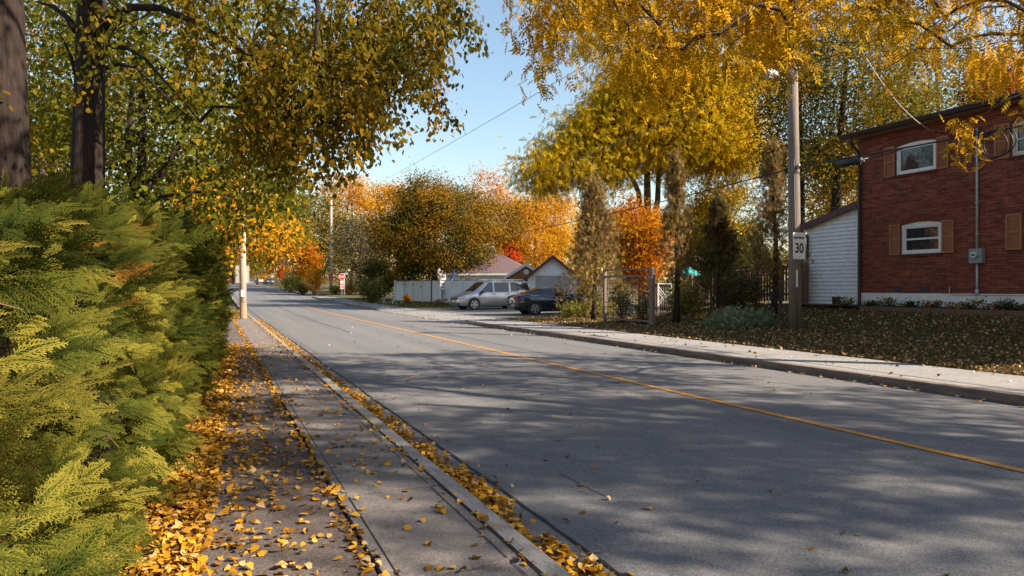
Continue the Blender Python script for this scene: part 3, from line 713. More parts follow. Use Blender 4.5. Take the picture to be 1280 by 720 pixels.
# ================================================================== THE HEDGE
def hedge():
    rng = np.random.default_rng(31)
    root = empty('cedar_hedge', (-.9, 8, .12), 'tall clipped cedar hedge lining the left path, yellow green with orange tips', 'hedge')
    off = tuple(-np.array(root.location))
    def top(y): return 1.53 + .104 * y - .0022 * y * y
    def face(y, z):                       # bulging face, undercut at the foot
        t = z / top(y)
        return hx(y) + .20 * math.sin(min(1, t * 1.1) * math.pi * .85) - .10 * max(0, t - .8) * 5 * .5 + .07 * math.sin(y * 2.3 + z * 1.7) * math.sin(y * .9 + 2) - .12
    # lumpy dark brown solid standing in for the shaded interior behind the sprays
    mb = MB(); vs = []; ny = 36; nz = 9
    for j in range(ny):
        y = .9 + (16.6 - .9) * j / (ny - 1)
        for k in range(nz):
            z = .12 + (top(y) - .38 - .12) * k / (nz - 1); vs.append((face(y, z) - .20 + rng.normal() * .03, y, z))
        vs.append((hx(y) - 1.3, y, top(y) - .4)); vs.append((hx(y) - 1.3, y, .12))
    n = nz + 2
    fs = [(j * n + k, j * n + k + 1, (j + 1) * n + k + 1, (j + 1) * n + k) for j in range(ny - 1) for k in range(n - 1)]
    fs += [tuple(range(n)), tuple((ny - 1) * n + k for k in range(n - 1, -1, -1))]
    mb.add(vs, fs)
    core = mb.build('shade_core', surface_mat('hedge_interior', (0.015, 0.011, 0.006), (0.05, 0.035, 0.016), 18, .95, 1.0, bdist=.05), root); core.location = off
    def region(nclump, per, y0, y1, rad):
        """clumps of sprays standing out of or sunk into the face"""
        pos = []; nd = []; yd = []; tn = []
        for i in range(nclump):
            y = y0 + (y1 - y0) * rng.random(); tone = rng.normal() * .16
            if rng.random() < .82:
                z = .18 + (top(y) - .22) * rng.random(); dep = -.42 + .48 * rng.random() ** .75; tone += dep * 1.1 + .12; c = np.array([face(y, z) - .10 + dep, y, z]); out = np.array([.85, -.1, .28 + rng.normal() * .28])  # deeper clumps tinted darker: old inner foliage plus gap shade put into colour
            else:
                c = np.array([face(y, top(y)) - 1.1 * rng.random() - .05, y, top(y) - .12 + rng.uniform(-.08, .08)]); out = np.array([.5, -.1, .6])
            out = out + rng.normal(size=3) * np.array([.1, .45, .1])
            for k in range(per):
                q = c + rng.normal(size=3) * np.array([.05, rad, rad * .75]); pos.append(q)
                yd.append(out + (q - c) / rad * .32 + rng.normal(size=3) * np.array([.15, .35, .25]))
                nd.append(rng.normal(size=3) * .38 + np.array([.35, -.35, .80]) + (q - c) / rad * .25); tn.append(tone)
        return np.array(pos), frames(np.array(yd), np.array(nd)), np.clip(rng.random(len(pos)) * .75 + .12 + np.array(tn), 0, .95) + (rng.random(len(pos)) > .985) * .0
    def tints(N):
        t = rng.random(N); return t
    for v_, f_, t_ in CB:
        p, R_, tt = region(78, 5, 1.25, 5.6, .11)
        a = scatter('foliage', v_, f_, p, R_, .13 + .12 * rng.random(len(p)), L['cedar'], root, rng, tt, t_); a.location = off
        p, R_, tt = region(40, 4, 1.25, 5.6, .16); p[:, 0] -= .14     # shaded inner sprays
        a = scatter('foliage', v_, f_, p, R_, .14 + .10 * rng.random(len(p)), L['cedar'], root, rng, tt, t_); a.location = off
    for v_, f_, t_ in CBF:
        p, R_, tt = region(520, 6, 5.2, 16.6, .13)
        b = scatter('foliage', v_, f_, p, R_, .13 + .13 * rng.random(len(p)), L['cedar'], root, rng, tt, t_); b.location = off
    # far end of the hedge
    m_ = 1800; y = 16.55 + .1 * rng.random(m_); z = .16 + 2.4 * rng.random(m_); x = hx(16.6) - 1.2 * rng.random(m_) + .1
    yd = rng.normal(size=(m_, 3)) * .4 + np.array([.2, 1, .0]); nd = rng.normal(size=(m_, 3)) * .5 + np.array([0, .3, .85])
    c = scatter('foliage', CED2_V, CED2_F, np.column_stack([x, y, z]), frames(yd, nd), .14 + .08 * rng.random(m_), L['cedar'], root, rng); c.location = off
    # bare twigs poking out of the face
    tmat = surface_mat('hedge_twig', (0.16, 0.075, 0.04), (0.27, 0.14, 0.07), 20, .8, .2)
    for i in range(14):
        mb = MB()
        y = 1.6 + 7 * rng.random() ** 1.3; z = .4 + (top(y) - .5) * rng.random(); x = face(y, z) - .12
        d = np.array([.3, rng.normal() * .25, .12 + rng.normal() * .12]); q = np.array([x, y, z])
        mb.tube([q, q + d * .3 + rng.normal(size=3) * .02, q + d * .6 + rng.normal(size=3) * .03], [.003, .002, .001], 5)
        t = mb.build('twig', tmat, root); t.location = off
hedge()

# ================================================================== BRICK HOUSE
XF = 19.6
def fy(px, X=XF): return float(PXP(px, HZ, X)[1])
def fz(px, py, X=XF): return float(PXP(px, py, X)[2])
def house():
    Yc = fy(1073); Y0 = 2.0; zb = .95; ze = 6.55; XB = XF + 9.0
    root = empty('brick_house', (XF, Yc, zb), 'two storey dark red brick house with orange brown shutters and a white siding lean-to', 'house')
    off = tuple(-np.array(root.location))
    def b(mbx, n, m, par=None):
        o = mbx.build(n, m, par or root)
        if par is None: o.location = off
        return o
    zf0 = fz(1280, 367)   # top of the white foundation
    zf0 = 1.6 - (367 - HZ) / FPX * float(PXP(1100, HZ, XF) @ np.array([ST, CT, 0])) + .02
    # window rectangles on the facade: (pxl,pxr, pyt, pyb at the left edge)
    def rect(pxl, pxr, pyt, pyb): return (fy(pxr), fy(pxl), fz(pxl, pyb), fz(pxl, pyt))
    w_up = rect(1120, 1170, 184.5, 219.5); w_lo = rect(1126.5, 1176.5, 282, 318)
    wid = w_up[1] - w_up[0]; hgt = w_up[3] - w_up[2]
    yr = fy(1264.5); w_ur = (yr - wid * 1.25, yr, w_up[2] + .0, w_up[3] + .0)
    yl = fy(1279.5); w_lr = (yl - wid * 1.1, yl, w_lo[2], w_lo[3])
    wins = [w_up, w_lo, w_ur, w_lr]; rise = .075
    mb = MB(); holes = [(a, c, z0, z1 + rise) for a, c, z0, z1 in wins]
    ys = sorted({Y0, Yc} | {h[0] for h in holes} | {h[1] for h in holes}); zs = sorted({zf0, ze} | {h[2] for h in holes} | {h[3] for h in holes})
    for i in range(len(ys) - 1):
        for j in range(len(zs) - 1):
            cy, cz = (ys[i] + ys[i + 1]) / 2, (zs[j] + zs[j + 1]) / 2
            if any(h[0] < cy < h[1] and h[2] < cz < h[3] for h in holes): continue
            mb.add([(XF, ys[i], zs[j]), (XF, ys[i + 1], zs[j]), (XF, ys[i + 1], zs[j + 1]), (XF, ys[i], zs[j + 1])], [(0, 3, 2, 1)])
    def arc(a, c, z1, n=12):
        return [(a + (c - a) * k / n, z1 + rise * (1 - (2 * k / n - 1) ** 2)) for k in range(n + 1)]
    for a, c, z0, z1 in wins:
        ar = arc(a, c, z1)
        for k in range(len(ar) - 1):
            (p, q), (r, s) = ar[k], ar[k + 1]
            mb.add([(XF, p, q), (XF, r, s), (XF, r, z1 + rise), (XF, p, z1 + rise)], [(0, 3, 2, 1)])
            mb.add([(XF, p, q), (XF, r, s), (XF + .13, r, s), (XF + .13, p, q)], [(0, 1, 2, 3)])
        for (yy) in (a, c):
            mb.add([(XF, yy, z0), (XF, yy, z1), (XF + .13, yy, z1), (XF + .13, yy, z0)], [(0, 1, 2, 3)])
        mb.add([(XF, a, z0), (XF, c, z0), (XF + .13, c, z0), (XF + .13, a, z0)], [(0, 1, 2, 3)])
    # other walls with gable triangles
    for yy in (Y0, Yc):
        mb.add([(XF, yy, zf0), (XB, yy, zf0), (XB, yy, ze), ((XF + XB) / 2, yy, ze + 1.2), (XF, yy, ze)], [(0, 1, 2, 3, 4)])
    mb.add([(XB, Y0, zf0), (XB, Yc, zf0), (XB, Yc, ze), (XB, Y0, ze)], [(0, 1, 2, 3)])
    b(mb, 'wall', M['brick'])
    # one dark panel standing in for the unlit rooms behind the glass
    mb = MB(); mb.box(XF + .18, XF + .22, Y0 + .3, Yc - .3, zf0 + .1, ze - .1); b(mb, 'dark_room_panel', plain('dim_interior', (0.03, 0.026, 0.02), .9))
    # soldier course arches above the windows
    for a, c, z0, z1 in wins:
        ar = arc(a - .02, c + .02, z1); mb = MB()
        for k in range(len(ar) - 1):
            (p, q), (r, s) = ar[k], ar[k + 1]; e = (r - p) * .06
            mb.add([(XF - .006, p + e, q + .002), (XF - .006, r - e, s + .002), (XF - .006, r - e, s + .2), (XF - .006, p + e, q + .2)], [(0, 3, 2, 1)])
        b(mb, 'brick_arch', surface_mat('arch_brick', (0.10, 0.022, 0.014), (0.19, 0.05, 0.026), 9, .85, .3))
    mb = MB(); mb.box(XF - .025, XB, Y0, Yc + .012, zb - .5, zf0); b(mb, 'foundation', M['foundation'])
    for i, (a, c, z0, z1) in enumerate(wins):
        fr = MB(); t = .075; x0, x1 = XF + .03, XF + .10
        ar = arc(a, c, z1)
        fr.box(x0, x1, a + .001, a + t, z0 + .001, z1); fr.box(x0, x1, c - t, c - .001, z0 + .001, z1)
        fr.box(x0 - .004, x1, a + .001, c - .001, z0 + .0015, z0 + t)
        hb = z1 - .07
        fr.prism([(x0 - .003, a + .002, hb)] + [(x0 - .003, p, q - .002) for p, q in ar] + [(x0 - .003, c - .002, hb)], (x1 - x0, 0, 0))
        # inner sash
        t2 = .045; ia, ic, iz0, iz1 = a + t, c - t, z0 + t, hb
        fr.box(x0 + .02, x1 + .01, ia, ia + t2, iz0, iz1); fr.box(x0 + .02, x1 + .01, ic - t2, ic, iz0, iz1)
        fr.box(x0 + .017, x1 + .01, ia, ic, iz0, iz0 + t2); fr.box(x0 + .017, x1 + .01, ia, ic, iz1 - t2, iz1)
        if i == 1 or i == 3: fr.box(x0 + .014, x1 + .012, ia, ic, (iz0 + iz1) / 2 - .028, (iz0 + iz1) / 2 + .028)
        if i == 2: fr.box(x0 + .014, x1 + .012, (a + c) / 2 - .03, (a + c) / 2 + .03, iz0, iz1); fr.box(x0 + .012, x1 + .012, ia, ic, (iz0 + iz1) / 2 - .02, (iz0 + iz1) / 2 + .02)
        w = b(fr, 'window', M['cream'] if i == 2 else M['white_frame'])
        g = MB(); g.box(x0 + .055, x0 + .062, ia + .01, ic - .01, iz0 + .01, iz1 - .01); g.build('pane', M['glass'], w)
        s = MB(); s.box(XF - .05, XF + .03, a - .04, c + .04, z0 - .07, z0 - .002); s.build('sill', surface_mat('brick_sill', (0.07, 0.02, 0.015), (0.13, 0.04, 0.025), 9, .85, .3), w)
        sw = .36 if i < 2 else .40
        for (p, q) in ((a - .03 - sw, a - .03), (c + .03, c + .03 + sw)):
            sm = MB(); za, zc = z0 - .02, z1 + .05; xx0, xx1 = XF - .045, XF - .004
            sm.box(xx0, xx1, p, p + .05, za, zc); sm.box(xx0, xx1, q - .05, q, za, zc)
            for zz in (za, (za + zc) / 2 - .03, zc - .06): sm.box(xx0 - .002, xx1, p + .051, q - .051, zz, zz + .06)
            zz = za + .07
            while zz < zc - .07:
                sm.add([(xx0 + .010, p + .05, zz), (xx0 + .010, q - .05, zz), (xx0 + .030, q - .05, zz + .035), (xx0 + .030, p + .05, zz + .035)], [(0, 1, 2, 3)]); zz += .035
            sm.box(xx0 + .031, xx1 + .001, p + .01, q - .01, za + .01, zc - .01)
            b(sm, 'shutter', M['shutter'])
    # roof with soffit, fascia gutter
    rz = 1.2; xm = (XF + XB) / 2; ov = .45; zr = ze + .10
    mb = MB(); sl = rz / (xm - XF); ye0, ye1 = Y0 - .3, Yc + .32
    A = (XF - ov, zr - ov * sl + .14); Bp = (xm, zr + rz + .14); C_ = (XB + ov, zr - ov * sl + .14)
    for (p, q) in ((A, Bp), (Bp, C_)):
        mb.add([(p[0], ye0, p[1]), (p[0], ye1, p[1]), (q[0], ye1, q[1]), (q[0], ye0, q[1]), (p[0], ye0, p[1] - .10), (p[0], ye1, p[1] - .10), (q[0], ye1, q[1] - .10), (q[0], ye0, q[1] - .10)],
               [(0, 1, 2, 3), (4, 7, 6, 5), (0, 4, 5, 1), (1, 5, 6, 2), (2, 6, 7, 3), (3, 7, 4, 0)])
    rf = b(mb, 'roof', M['shingle_dark'])
    mb = MB(); mb.box(XF - ov + .05, XF - .002, ye0 + .02, ye1 - .02, ze - .03, ze - .005); mb.build('soffit', M['soffit'], rf)
    mb = MB(); gx = XF - ov; gzt = A[1] - .02
    mb.prism([(gx + .03, ye0, gzt - .13), (gx - .06, ye0, gzt - .13), (gx - .12, ye0, gzt - .02), (gx - .12, ye0, gzt), (gx + .03, ye0, gzt)], (0, ye1 - ye0, 0))
    mb.box(gx + .031, gx + .05, ye0, ye1, ze - .04, gzt + .01)
    mb.build('gutter', M['dark_trim'], rf)
    mb = MB(); yd = Yc - .09
    mb.tube([(gx - .03, yd, gzt - .12), (gx - .02, yd, gzt - .28), (XF - .10, yd, gzt - .62), (XF - .07, yd, gzt - .8), (XF - .07, yd, zb + .15), (XF - .16, yd - .02, zb + .02)], .05, 8)
    b(mb, 'downspout', M['dark_trim'])
    # vents, meter and conduit
    for px in (1122, 1156):
        yv = fy(px); zv = fz(px, 361); mb = MB(); mb.box(XF - .02, XF - .002, yv - .13, yv + .13, zv - .09, zv + .09)
        for k in range(5): mb.box(XF - .03, XF - .021, yv - .12, yv + .12, zv - .075 + k * .034, zv - .058 + k * .034)
        b(mb, 'vent', plain('dark_vent', (0.05, 0.05, 0.055), .6))
    yc = fy(1223); mb = MB(); zt = fz(1223, 160); z1 = fz(1223, 311); z2 = fz(1223, 329); z3 = fz(1223, 368)
    mb.tube([(XF - .06, yc, z1 + .01), (XF - .06, yc, zt)], .03, 10); mb.tube([(XF - .06, yc, z3), (XF - .06, yc, z2 - .01)], .03, 10)
    mb.tube([(XF - .06, yc, z3 - .02), (XF - .06, yc, z3 + .14)], .05, 10)
    for zz in (zt - .8, zt - 2.1, z1 + .4): mb.box(XF - .095, XF - .002, yc - .045, yc + .045, zz, zz + .025)
    b(mb, 'conduit', M['conduit'])
    mb = MB(); mb.bbox(XF - .16, XF - .002, yc - .19, yc + .17, z2, z1, .01); me = b(mb, 'electric_meter', M['grey_box'])
    mb = MB(); mb.cyl((XF - .19, yc + .0, (z1 + z2) / 2 + .03), (1, 0, 0), .085, .09, 20); mb.build('meter_dial', M['lamp_lens'], me)
    mb = MB(); mb.box(XF - .240, XF - .236, yc - .05, yc + .05, (z1 + z2) / 2 + .0, (z1 + z2) / 2 + .05); mb.build('dial_plate', M['black_trim'], me)
    mb = MB(); ya = fy(1188); zz = zf0 - .03
    mb.tube([(XF - .04, ya, zz + .22), (XF - .045, ya, zz + .04), (XF - .045, ya - .06, zz), (XF - .045, Y0 + 1, zz)], .014, 6); b(mb, 'gas_line', M['conduit'])
    # white siding lean-to
    XS = XF + .55
    yL = fy(1012, XS); yR = Yc + .01
    zl, zr2 = fz(1012, 284, XS), fz(1072, 254, XS); zbs = zb + .05
    mb = MB(); k = 0; zz = zbs; ch = .135
    while zz < zr2:                       # clapboards, cut to the slope
        z2_ = min(zz + ch, zr2); y_at = lambda z: yL if z <= zl else yL + (yR - yL) * (z - zl) / (zr2 - zl)
        a0, a1 = y_at(zz), y_at(z2_)
        mb.add([(XS - .038, a0, zz), (XS - .038, yR, zz), (XS - .004, yR, z2_), (XS - .004, a1, z2_), (XS + .02, a0, zz), (XS + .02, yR, zz)], [(0, 3, 2, 1), (0, 1, 5, 4)]); zz += ch
    mb.add([(XS + .02, yL, zbs), (XS + 6, yL, zbs), (XS + 6, yL, zl), (XS + .02, yL, zl)], [(0, 1, 2, 3)])
    mb.box(XS - .03, XS + .03, yL - .0, yL + .09, zbs, zl - .02)
    b(mb, 'siding_wall', M['white'])
    mb = MB(); s2 = (zr2 - zl) / (yR - yL); e0 = yL + .35 * 1; 
    q0 = (yL - (-.30) * 1.0, zl - s2 * (-.0)); 
    ylo = yL + .38 if yL > yR else yL - .38
    zlo = zl + (zr2 - zl) / (yR - yL) * (ylo - yL)
    for x0, x1, dz0, dz1, nm, mm in ((XS - .20, XS - .15, -.05, .16, 'fascia', 'purple_trim'), (XS - .149, XS + 6, .06, .155, 'lean_to_roof', 'shingle_purple')):
        q = MB(); q.prism([(x0, ylo, zlo + dz0), (x0, yR - .05, zr2 + dz0), (x0, yR - .05, zr2 + dz1), (x0, ylo, zlo + dz1)], (x1 - x0, 0, 0)); b(q, nm, M[mm])
    mb = MB(); mb.tube([(XS - .1, ylo, zlo), (XS - .1, ylo - .02, zlo - .12), (XS - .09, yL + .02, zl - .32), (XS - .09, yL + .02, zbs + .05)], .045, 8)
    b(mb, 'downspout', M['dark_trim'])
    yv = fy(1046, XS); mb = MB(); mb.box(XS - .05, XS - .024, yv - .16, yv + .16, zbs, zbs + .26); b(mb, 'basement_window', M['dark_trim'])
    return root, Yc, zb
HOUSE, YC, ZB = house()
mb = MB(); mb.box(18.55, 18.68, 4.0, YC - .9, .70, 1.0)
for yy in np.arange(5, YC - 1, 2.0): mb.box(18.52, 18.549, yy, yy + .09, .70, 1.01)
tag(mb.build('garden_edging', M['wood_brown']), 'dark timber edging of the planting bed along the brick house', 'edging')
mb = MB(); 
vs = []; 
for yy in np.linspace(4, YC + 2.2, 30):
    vs += [(18.68, yy, .985 + rng0.normal() * .012), (19.2, yy, 1.01 + rng0.normal() * .02), (19.61, yy, 1.02)]
mb.add(vs, [(3 * i + k, 3 * i + k + 1, 3 * i + k + 4, 3 * i + k + 3) for i in range(29) for k in range(2)])
struct(mb.build('planting_bed', M['soil']), 'dark soil of the planting bed against the white foundation', 'bed')

# ================================================================== SHRUBS AND CONIFERS
def shrub(name, label, c, R, leafm, n, size, seed, group=None, tpl=None, cat='shrub', stems=True, droop=-.3, z0=None):
    rng = np.random.default_rng(seed); c = np.array(c, float); R = np.array(R, float)
    base = np.array([c[0], c[1], z0 if z0 is not None else gz(c[0], c[1])]); root = empty(name, base, label, cat, group)
    cl = lobed_points(rng, max(12, n // 40), c, R * .86, .35, 6, .3, base[2])
    pos, Rm, sc = leaf_set(rng, cl, max(4, n // len(cl)), float(R.mean()) * .20, size, droop=droop, flat=.8)
    pos[:, 2] = np.maximum(pos[:, 2], base[2] + .02)
    f = scatter('foliage', *(tpl or (LEAF2, LEAF2_F)), pos, Rm, sc, L[leafm], root, rng); f.location = tuple(-base)
    mb = MB()
    for a in cl[:: max(1, len(cl) // 14)]:
        q = base + np.array([rng.normal() * R[0] * .12, rng.normal() * R[1] * .12, -.02]); mb.tube([q, (q + a) / 2 + rng.normal(size=3) * .04, a], [.016, .011, .005], 5)
    s = mb.build('stem', M['bark_dark'], root); s.location = tuple(-base)
    return root
def conifer(name, label, px, d, ytop, ybase, hw, leafm, seed, n=5200, size=.11, bare=.28, cone=.55, cat='tree', group=None, wmin=.12):
    """upright juniper: thin trunk, short rising branches, feathery sprays"""
    rng = np.random.default_rng(seed); base = G(px, ybase); 
    dd = float(base @ np.array([ST, CT, 0])); H = (ybase - ytop) / FPX * dd; wr = hw / FPX * dd
    root = empty(name, base, label, cat, group); A = []
    for i in range(150):
        t = bare + (1 - bare) * rng.random() ** .85
        u = (t - bare) / (1 - bare); prof_ = wr * (min(1, u / .16 + .35)) * (1 - u) ** cone + wr * wmin * (1 - u)
        ph = rng.random() * 6.283; r = prof_ * (.25 + .75 * rng.random() ** .6) * (1 + .25 * math.sin(3 * ph + 9 * t + seed))
        A.append((base[0] + r * math.cos(ph), base[1] + r * math.sin(ph), base[2] + H * t))
    A = np.array(A); top = (base[0], base[1], base[2] + H)
    tp, tr = trunk_path(base, top, .014 * H + .03, .012, rng, wob=.05)
    w_ = wood_mesh('trunk', (tp, tr, base[2] + H * bare * .55), [], A - np.array([0, 0, .12]), rng, .0055, M['bark_dark'], root, sides=8, up=-.05, maxr=.03)
    per = n // len(A); N = per * len(A); c = np.repeat(A, per, 0)
    g = rng.normal(size=(N, 3)) * np.array([.09, .09, .15]) * (wr / .9 + .35); pos = c + g
    yd = rng.normal(size=(N, 3)) * .5; yd[:, 2] += .9; yd[:, :2] += (c - np.array([base[0], base[1], 0]))[:, :2] * .5
    nd = rng.normal(size=(N, 3))
    f = scatter('crown', CED3_V, CED3_F, pos, frames(yd, nd), size * (.7 + .7 * rng.random(N)), L[leafm], root, rng)
    for q in (w_, f): q.location = tuple(-base)
    return root
CED3_V, CED3_F = cedar_spray(4, 0, .10)

conifer('juniper_tree', 'broad brownish juniper left of the wire trellis', 742, 30, 238, 400, 50, 'juniper', 41, 6200, .15, .12, 1.0, wmin=.06)
conifer('juniper_tree', 'tall sparse juniper rising just right of the trellis', 845, 26, 196, 404, 27, 'juniper', 42, 3000, .14, .24, .95, wmin=.15)
conifer('juniper_tree', 'short dark juniper between two taller ones behind the low grey shrub', 898, 27, 258, 400, 30, 'juniper_dark', 43, 3300, .13, .26, .9)
conifer('juniper_tree', 'dark columnar juniper close to the left of the sign pole', 966, 25, 186, 402, 30, 'juniper', 44, 3300, .13, .26, .9, wmin=.2)
c = G(925, 410); shrub('low_juniper', 'low spreading frosty green juniper at the lawn edge', (c[0] + .2, c[1] + .2, c[2] + .16), (1.15, 1.0, .36), 'low_juniper', 5200, .12, 51, tpl=(CED3_V, CED3_F))
c = G(735, 397); shrub('shrub', 'pale yellow green mounded shrub beside the black sedan', (c[0] + .3, c[1] + .5, c[2] + .28), (1.5, 1.1, .42), 'shrub', 5200, .13, 52, tpl=(CED3_V, CED3_F))
c = G(716, 388); shrub('shrub', 'taller straggly olive shrub at the rear of the black sedan', (c[0] + 1.0, c[1] + .6, c[2] + .75), (.85, .8, .85), 'juniper', 2600, .12, 53)
c = G(868, 392); shrub('shrub', 'rounded yellow green bush in front of the brown fence', (c[0], c[1] + .6, c[2] + .55), (.95, .9, .75), 'shrub', 4200, .085, 54)
c = G(938, 389); shrub('shrub', 'dark reddish brown bush between the junipers and the sign pole', (c[0] + .2, c[1] + .9, c[2] + .62), (1.45, 1.0, .85), 'juniper_dark', 4800, .09, 55)
c = G(877, 402); shrub('small_plant', 'small clump of yellow leaves under the dark juniper', (c[0], c[1], c[2] + .12), (.3, .3, .18), 'amber', 400, .07, 56, cat='plant')
# flowers at the fence
pc = P(881, 354, 27.5)
rt = empty('flower_cluster', (pc[0], pc[1], gz(pc[0], pc[1])), 'pink flower heads above the yellow green bush', 'flower')
rng = np.random.default_rng(57); ps = pc + rng.normal(size=(60, 3)) * np.array([.14, .14, .09])
f = scatter('blossom', LEAF2, LEAF2_F, ps, frames(rng.normal(size=(60, 3)), rng.normal(size=(60, 3))), np.full(60, .10), leaf_mat('pink_petals', [(0, (0.35, 0.03, 0.14)), (1, (0.6, 0.2, 0.36))]), rt, rng); f.location = tuple(-np.array(rt.location))
mb = MB()
for k in range(5): mb.tube([(pc[0], pc[1], gz(pc[0], pc[1])), ps[k]], .008, 5)
s = mb.build('stem', M['bark'], rt); s.location = tuple(-np.array(rt.location))
# plants of the house bed
for i, (px, w_, h_, lm, lab, k) in enumerate([(1057, .35, .42, 'shrub', 'yellow green bush at the corner of the white siding', 'bush'),
        (1085, .34, .22, 'green', 'low dark leafy plant next to the dark downspout', 'plant'), (1112, .36, .50, 'green_gold', 'arching fern taller than its neighbours near the first wall vent', 'fern'),
        (1140, .45, .24, 'green', 'low spreading green plant under the second wall vent', 'plant'), (1168, .40, .26, 'green_gold', 'green plant with one upright shoot below the lower window', 'plant'),
        (1194, .40, .18, 'litter_dry', 'brown withered plant left of the meter pipe', 'plant'), (1214, .34, .42, 'green_gold', 'leafy green plant under the electric meter', 'plant'),
        (1238, .42, .22, 'litter_dry', 'low reddish withered plant right of the meter pipe', 'plant'), (1256, .36, .44, 'green', 'upright fern near the right edge of the bed', 'fern'), (1274, .40, .26, 'green', 'low green plant at the far right of the bed', 'plant')]):
    q = PXP(px, HZ, 19.12); shrub('garden_plant', lab, (q[0], q[1], 1.0 + h_ * .28), (.26, w_ * .9, h_ * .34), lm, 240, .075, 60 + i, cat=k, z0=1.0, tpl=(CED3_V, CED3_F) if k == 'fern' else None)

# ================================================================== BROAD-LEAVED TREES
PINT = (PIN_V, PIN_F); LF = (LEAF, LEAF_F); L2T = (LEAF2, LEAF2_F)
def limb(*q): return [P(*p) for p in q]
# the two big lindens behind the hedge
b1 = at(1, 5.4); rng = np.random.default_rng(101)
polyA = [(-900, -700), (260, -700), (330, -40), (250, 30), (210, 70), (70, 120), (60, 170), (-60, 230), (-900, 200)]
att = np.concatenate([poly_points(rng, polyA, 170, 4.2, 9.0, 2.9), lobed_points(rng, 120, (b1[0] - 1, b1[1] - 1, 8.5), (4.5, 4.5, 3.6), .4, 6, .3, 5.0), lobed_points(rng, 90, (1.8, 1.6, 6.6), (2.6, 2.4, 1.3), .2, 6, .3, 4.6)])
make_tree('linden_tree', 'thick dark trunked linden at the left frame edge behind the hedge', b1, None, None, None, 'linden', 0, 19, .064, 101, .27, 'bark_dark', LF, .095, hang=6,  attractors=att,
          top=(b1[0] - .05, b1[1] + .1, 11), start=.33, r_tip=.006, wob=.05, droop=1.5)
b2 = at(106, 8.5); rng = np.random.default_rng(102)
polyB = [(-60, -700), (900, -700), (615, -110), (585, -20), (572, 30), (556, 50), (538, 66), (550, 111), (540, 128), (540, 134), (512, 111), (480, 116), (466, 144), (478, 171), (455, 188), (432, 186), (418, 198), (396, 196), (372, 208), (340, 180), (300, 168), (270, 140), (262, 110), (240, 70), (160, 20), (60, 0)]
polyB2 = [(330, 10), (470, -20), (572, -30), (572, 35), (542, 55), (548, 112), (528, 122), (505, 92), (470, 98), (470, 140), (440, 168), (400, 172), (350, 175), (300, 150), (290, 90)]
att = np.concatenate([poly_points(rng, polyB, 215, 6.0, 10.5, 2.5), poly_points(rng, polyB2, 150, 6.3, 9.5, 2.3), lobed_points(rng, 110, (b2[0], b2[1], 9.0), (4.5, 4.5, 3.4), .4, 6, .3, 6.0)])
lm = [(limb((123, 42, 8.5), (140, 20, 8.4), (165, 9, 8.2), (200, 10, 8.1), (240, 26, 7.9), (275, 46, 7.8), (330, 80, 7.6), (400, 95, 7.4), (470, 110, 7.2)), .055, .012),
      (limb((121, 64, 8.5), (138, 58, 8.5), (160, 60, 8.4), (182, 74, 8.2), (205, 100, 8.1), (230, 128, 8.0), (250, 152, 7.9)), .034, .008),
      (limb((119, 100, 8.5), (130, 86, 8.6), (148, 80, 8.6), (170, 84, 8.6), (192, 106, 8.5), (215, 128, 8.4), (240, 150, 8.3)), .036, .008),
      (limb((95, 38, 8.5), (84, 22, 8.6), (66, 8, 8.7), (45, 2, 8.8)), .05, .012),
      (limb((95, 92, 8.5), (88, 70, 8.6), (80, 52, 8.7), (72, 40, 8.8)), .03, .008),
      (limb((112, -60, 8.5), (180, -110, 8.2), (280, -110, 7.8), (380, -60, 7.4), (398, 10, 7.2), (394, 60, 7.1), (408, 105, 7.1)), .07, .008),
      (limb((112, -120, 8.5), (240, -220, 8.0), (400, -180, 7.6), (500, -80, 7.3), (545, 0, 7.2), (560, 60, 7.1)), .08, .010),
      (limb((115, -20, 8.5), (190, -40, 8.7), (260, 0, 9.0), (310, 60, 9.2), (340, 130, 9.3), (350, 190, 9.3)), .05, .008)]
make_tree('linden_tree', 'dark linden with arching branches reaching from behind the hedge over the road', b2, None, None, None, 'linden', 0, 18, .062, 102, .23, 'bark_dark', LF, .085, hang=6,  attractors=att, limbs=lm,
          top=(b2[0] + .1, b2[1] + .1, 12), start=.42, r_tip=.0045, wob=.04, droop=1.5)
# tree behind with yellow-green backlit leaves
b3 = at(172, 15.0); rng = np.random.default_rng(103)
polyC = [(30, -60), (330, -60), (360, 120), (370, 255), (330, 280), (250, 290), (190, 300), (140, 260), (60, 190), (30, 130)]
att = poly_points(rng, polyC, 300, 13, 18.5, 2.6)
lm = [(limb((172, 262, 15), (185, 232, 15), (205, 212, 15), (226, 175, 15), (240, 120, 15)), .10, .03), (limb((172, 268, 15), (200, 246, 15), (240, 240, 15.2), (300, 246, 15.3)), .05, .015),
      (limb((172, 250, 15), (160, 200, 15), (164, 130, 15), (168, 60, 15.2)), .10, .04)]
make_tree('leafy_tree', 'yellow green backlit tree with forked dark stems behind the hedge', b3, None, None, None, 'linden_green', 0, 60, .12, 103, .15, 'bark_dark', LF, .45, attractors=att, limbs=lm, top=P(166, 20, 15.3), start=.3, r_tip=.008, droop=.8)
b = at(236, 25.5); rng = np.random.default_rng(104)
att = poly_points(rng, [(230, 215), (300, 225), (345, 240), (372, 290), (352, 318), (322, 306), (302, 276), (272, 322), (262, 385), (240, 340)], 120, 23, 28, 1.6)
make_tree('leafy_tree', 'small orange and yellow tree leaning over the pale left pole', b, None, None, None, 'amber', 0, 46, .13, 104, .12, 'bark', LF, .40, attractors=att,
          limbs=[(limb((240, 330, 25.5), (262, 312, 25.5), (285, 300, 25.4), (310, 285, 25.3)), .07, .02)], top=P(250, 230, 25.5), start=.3, r_tip=.008)
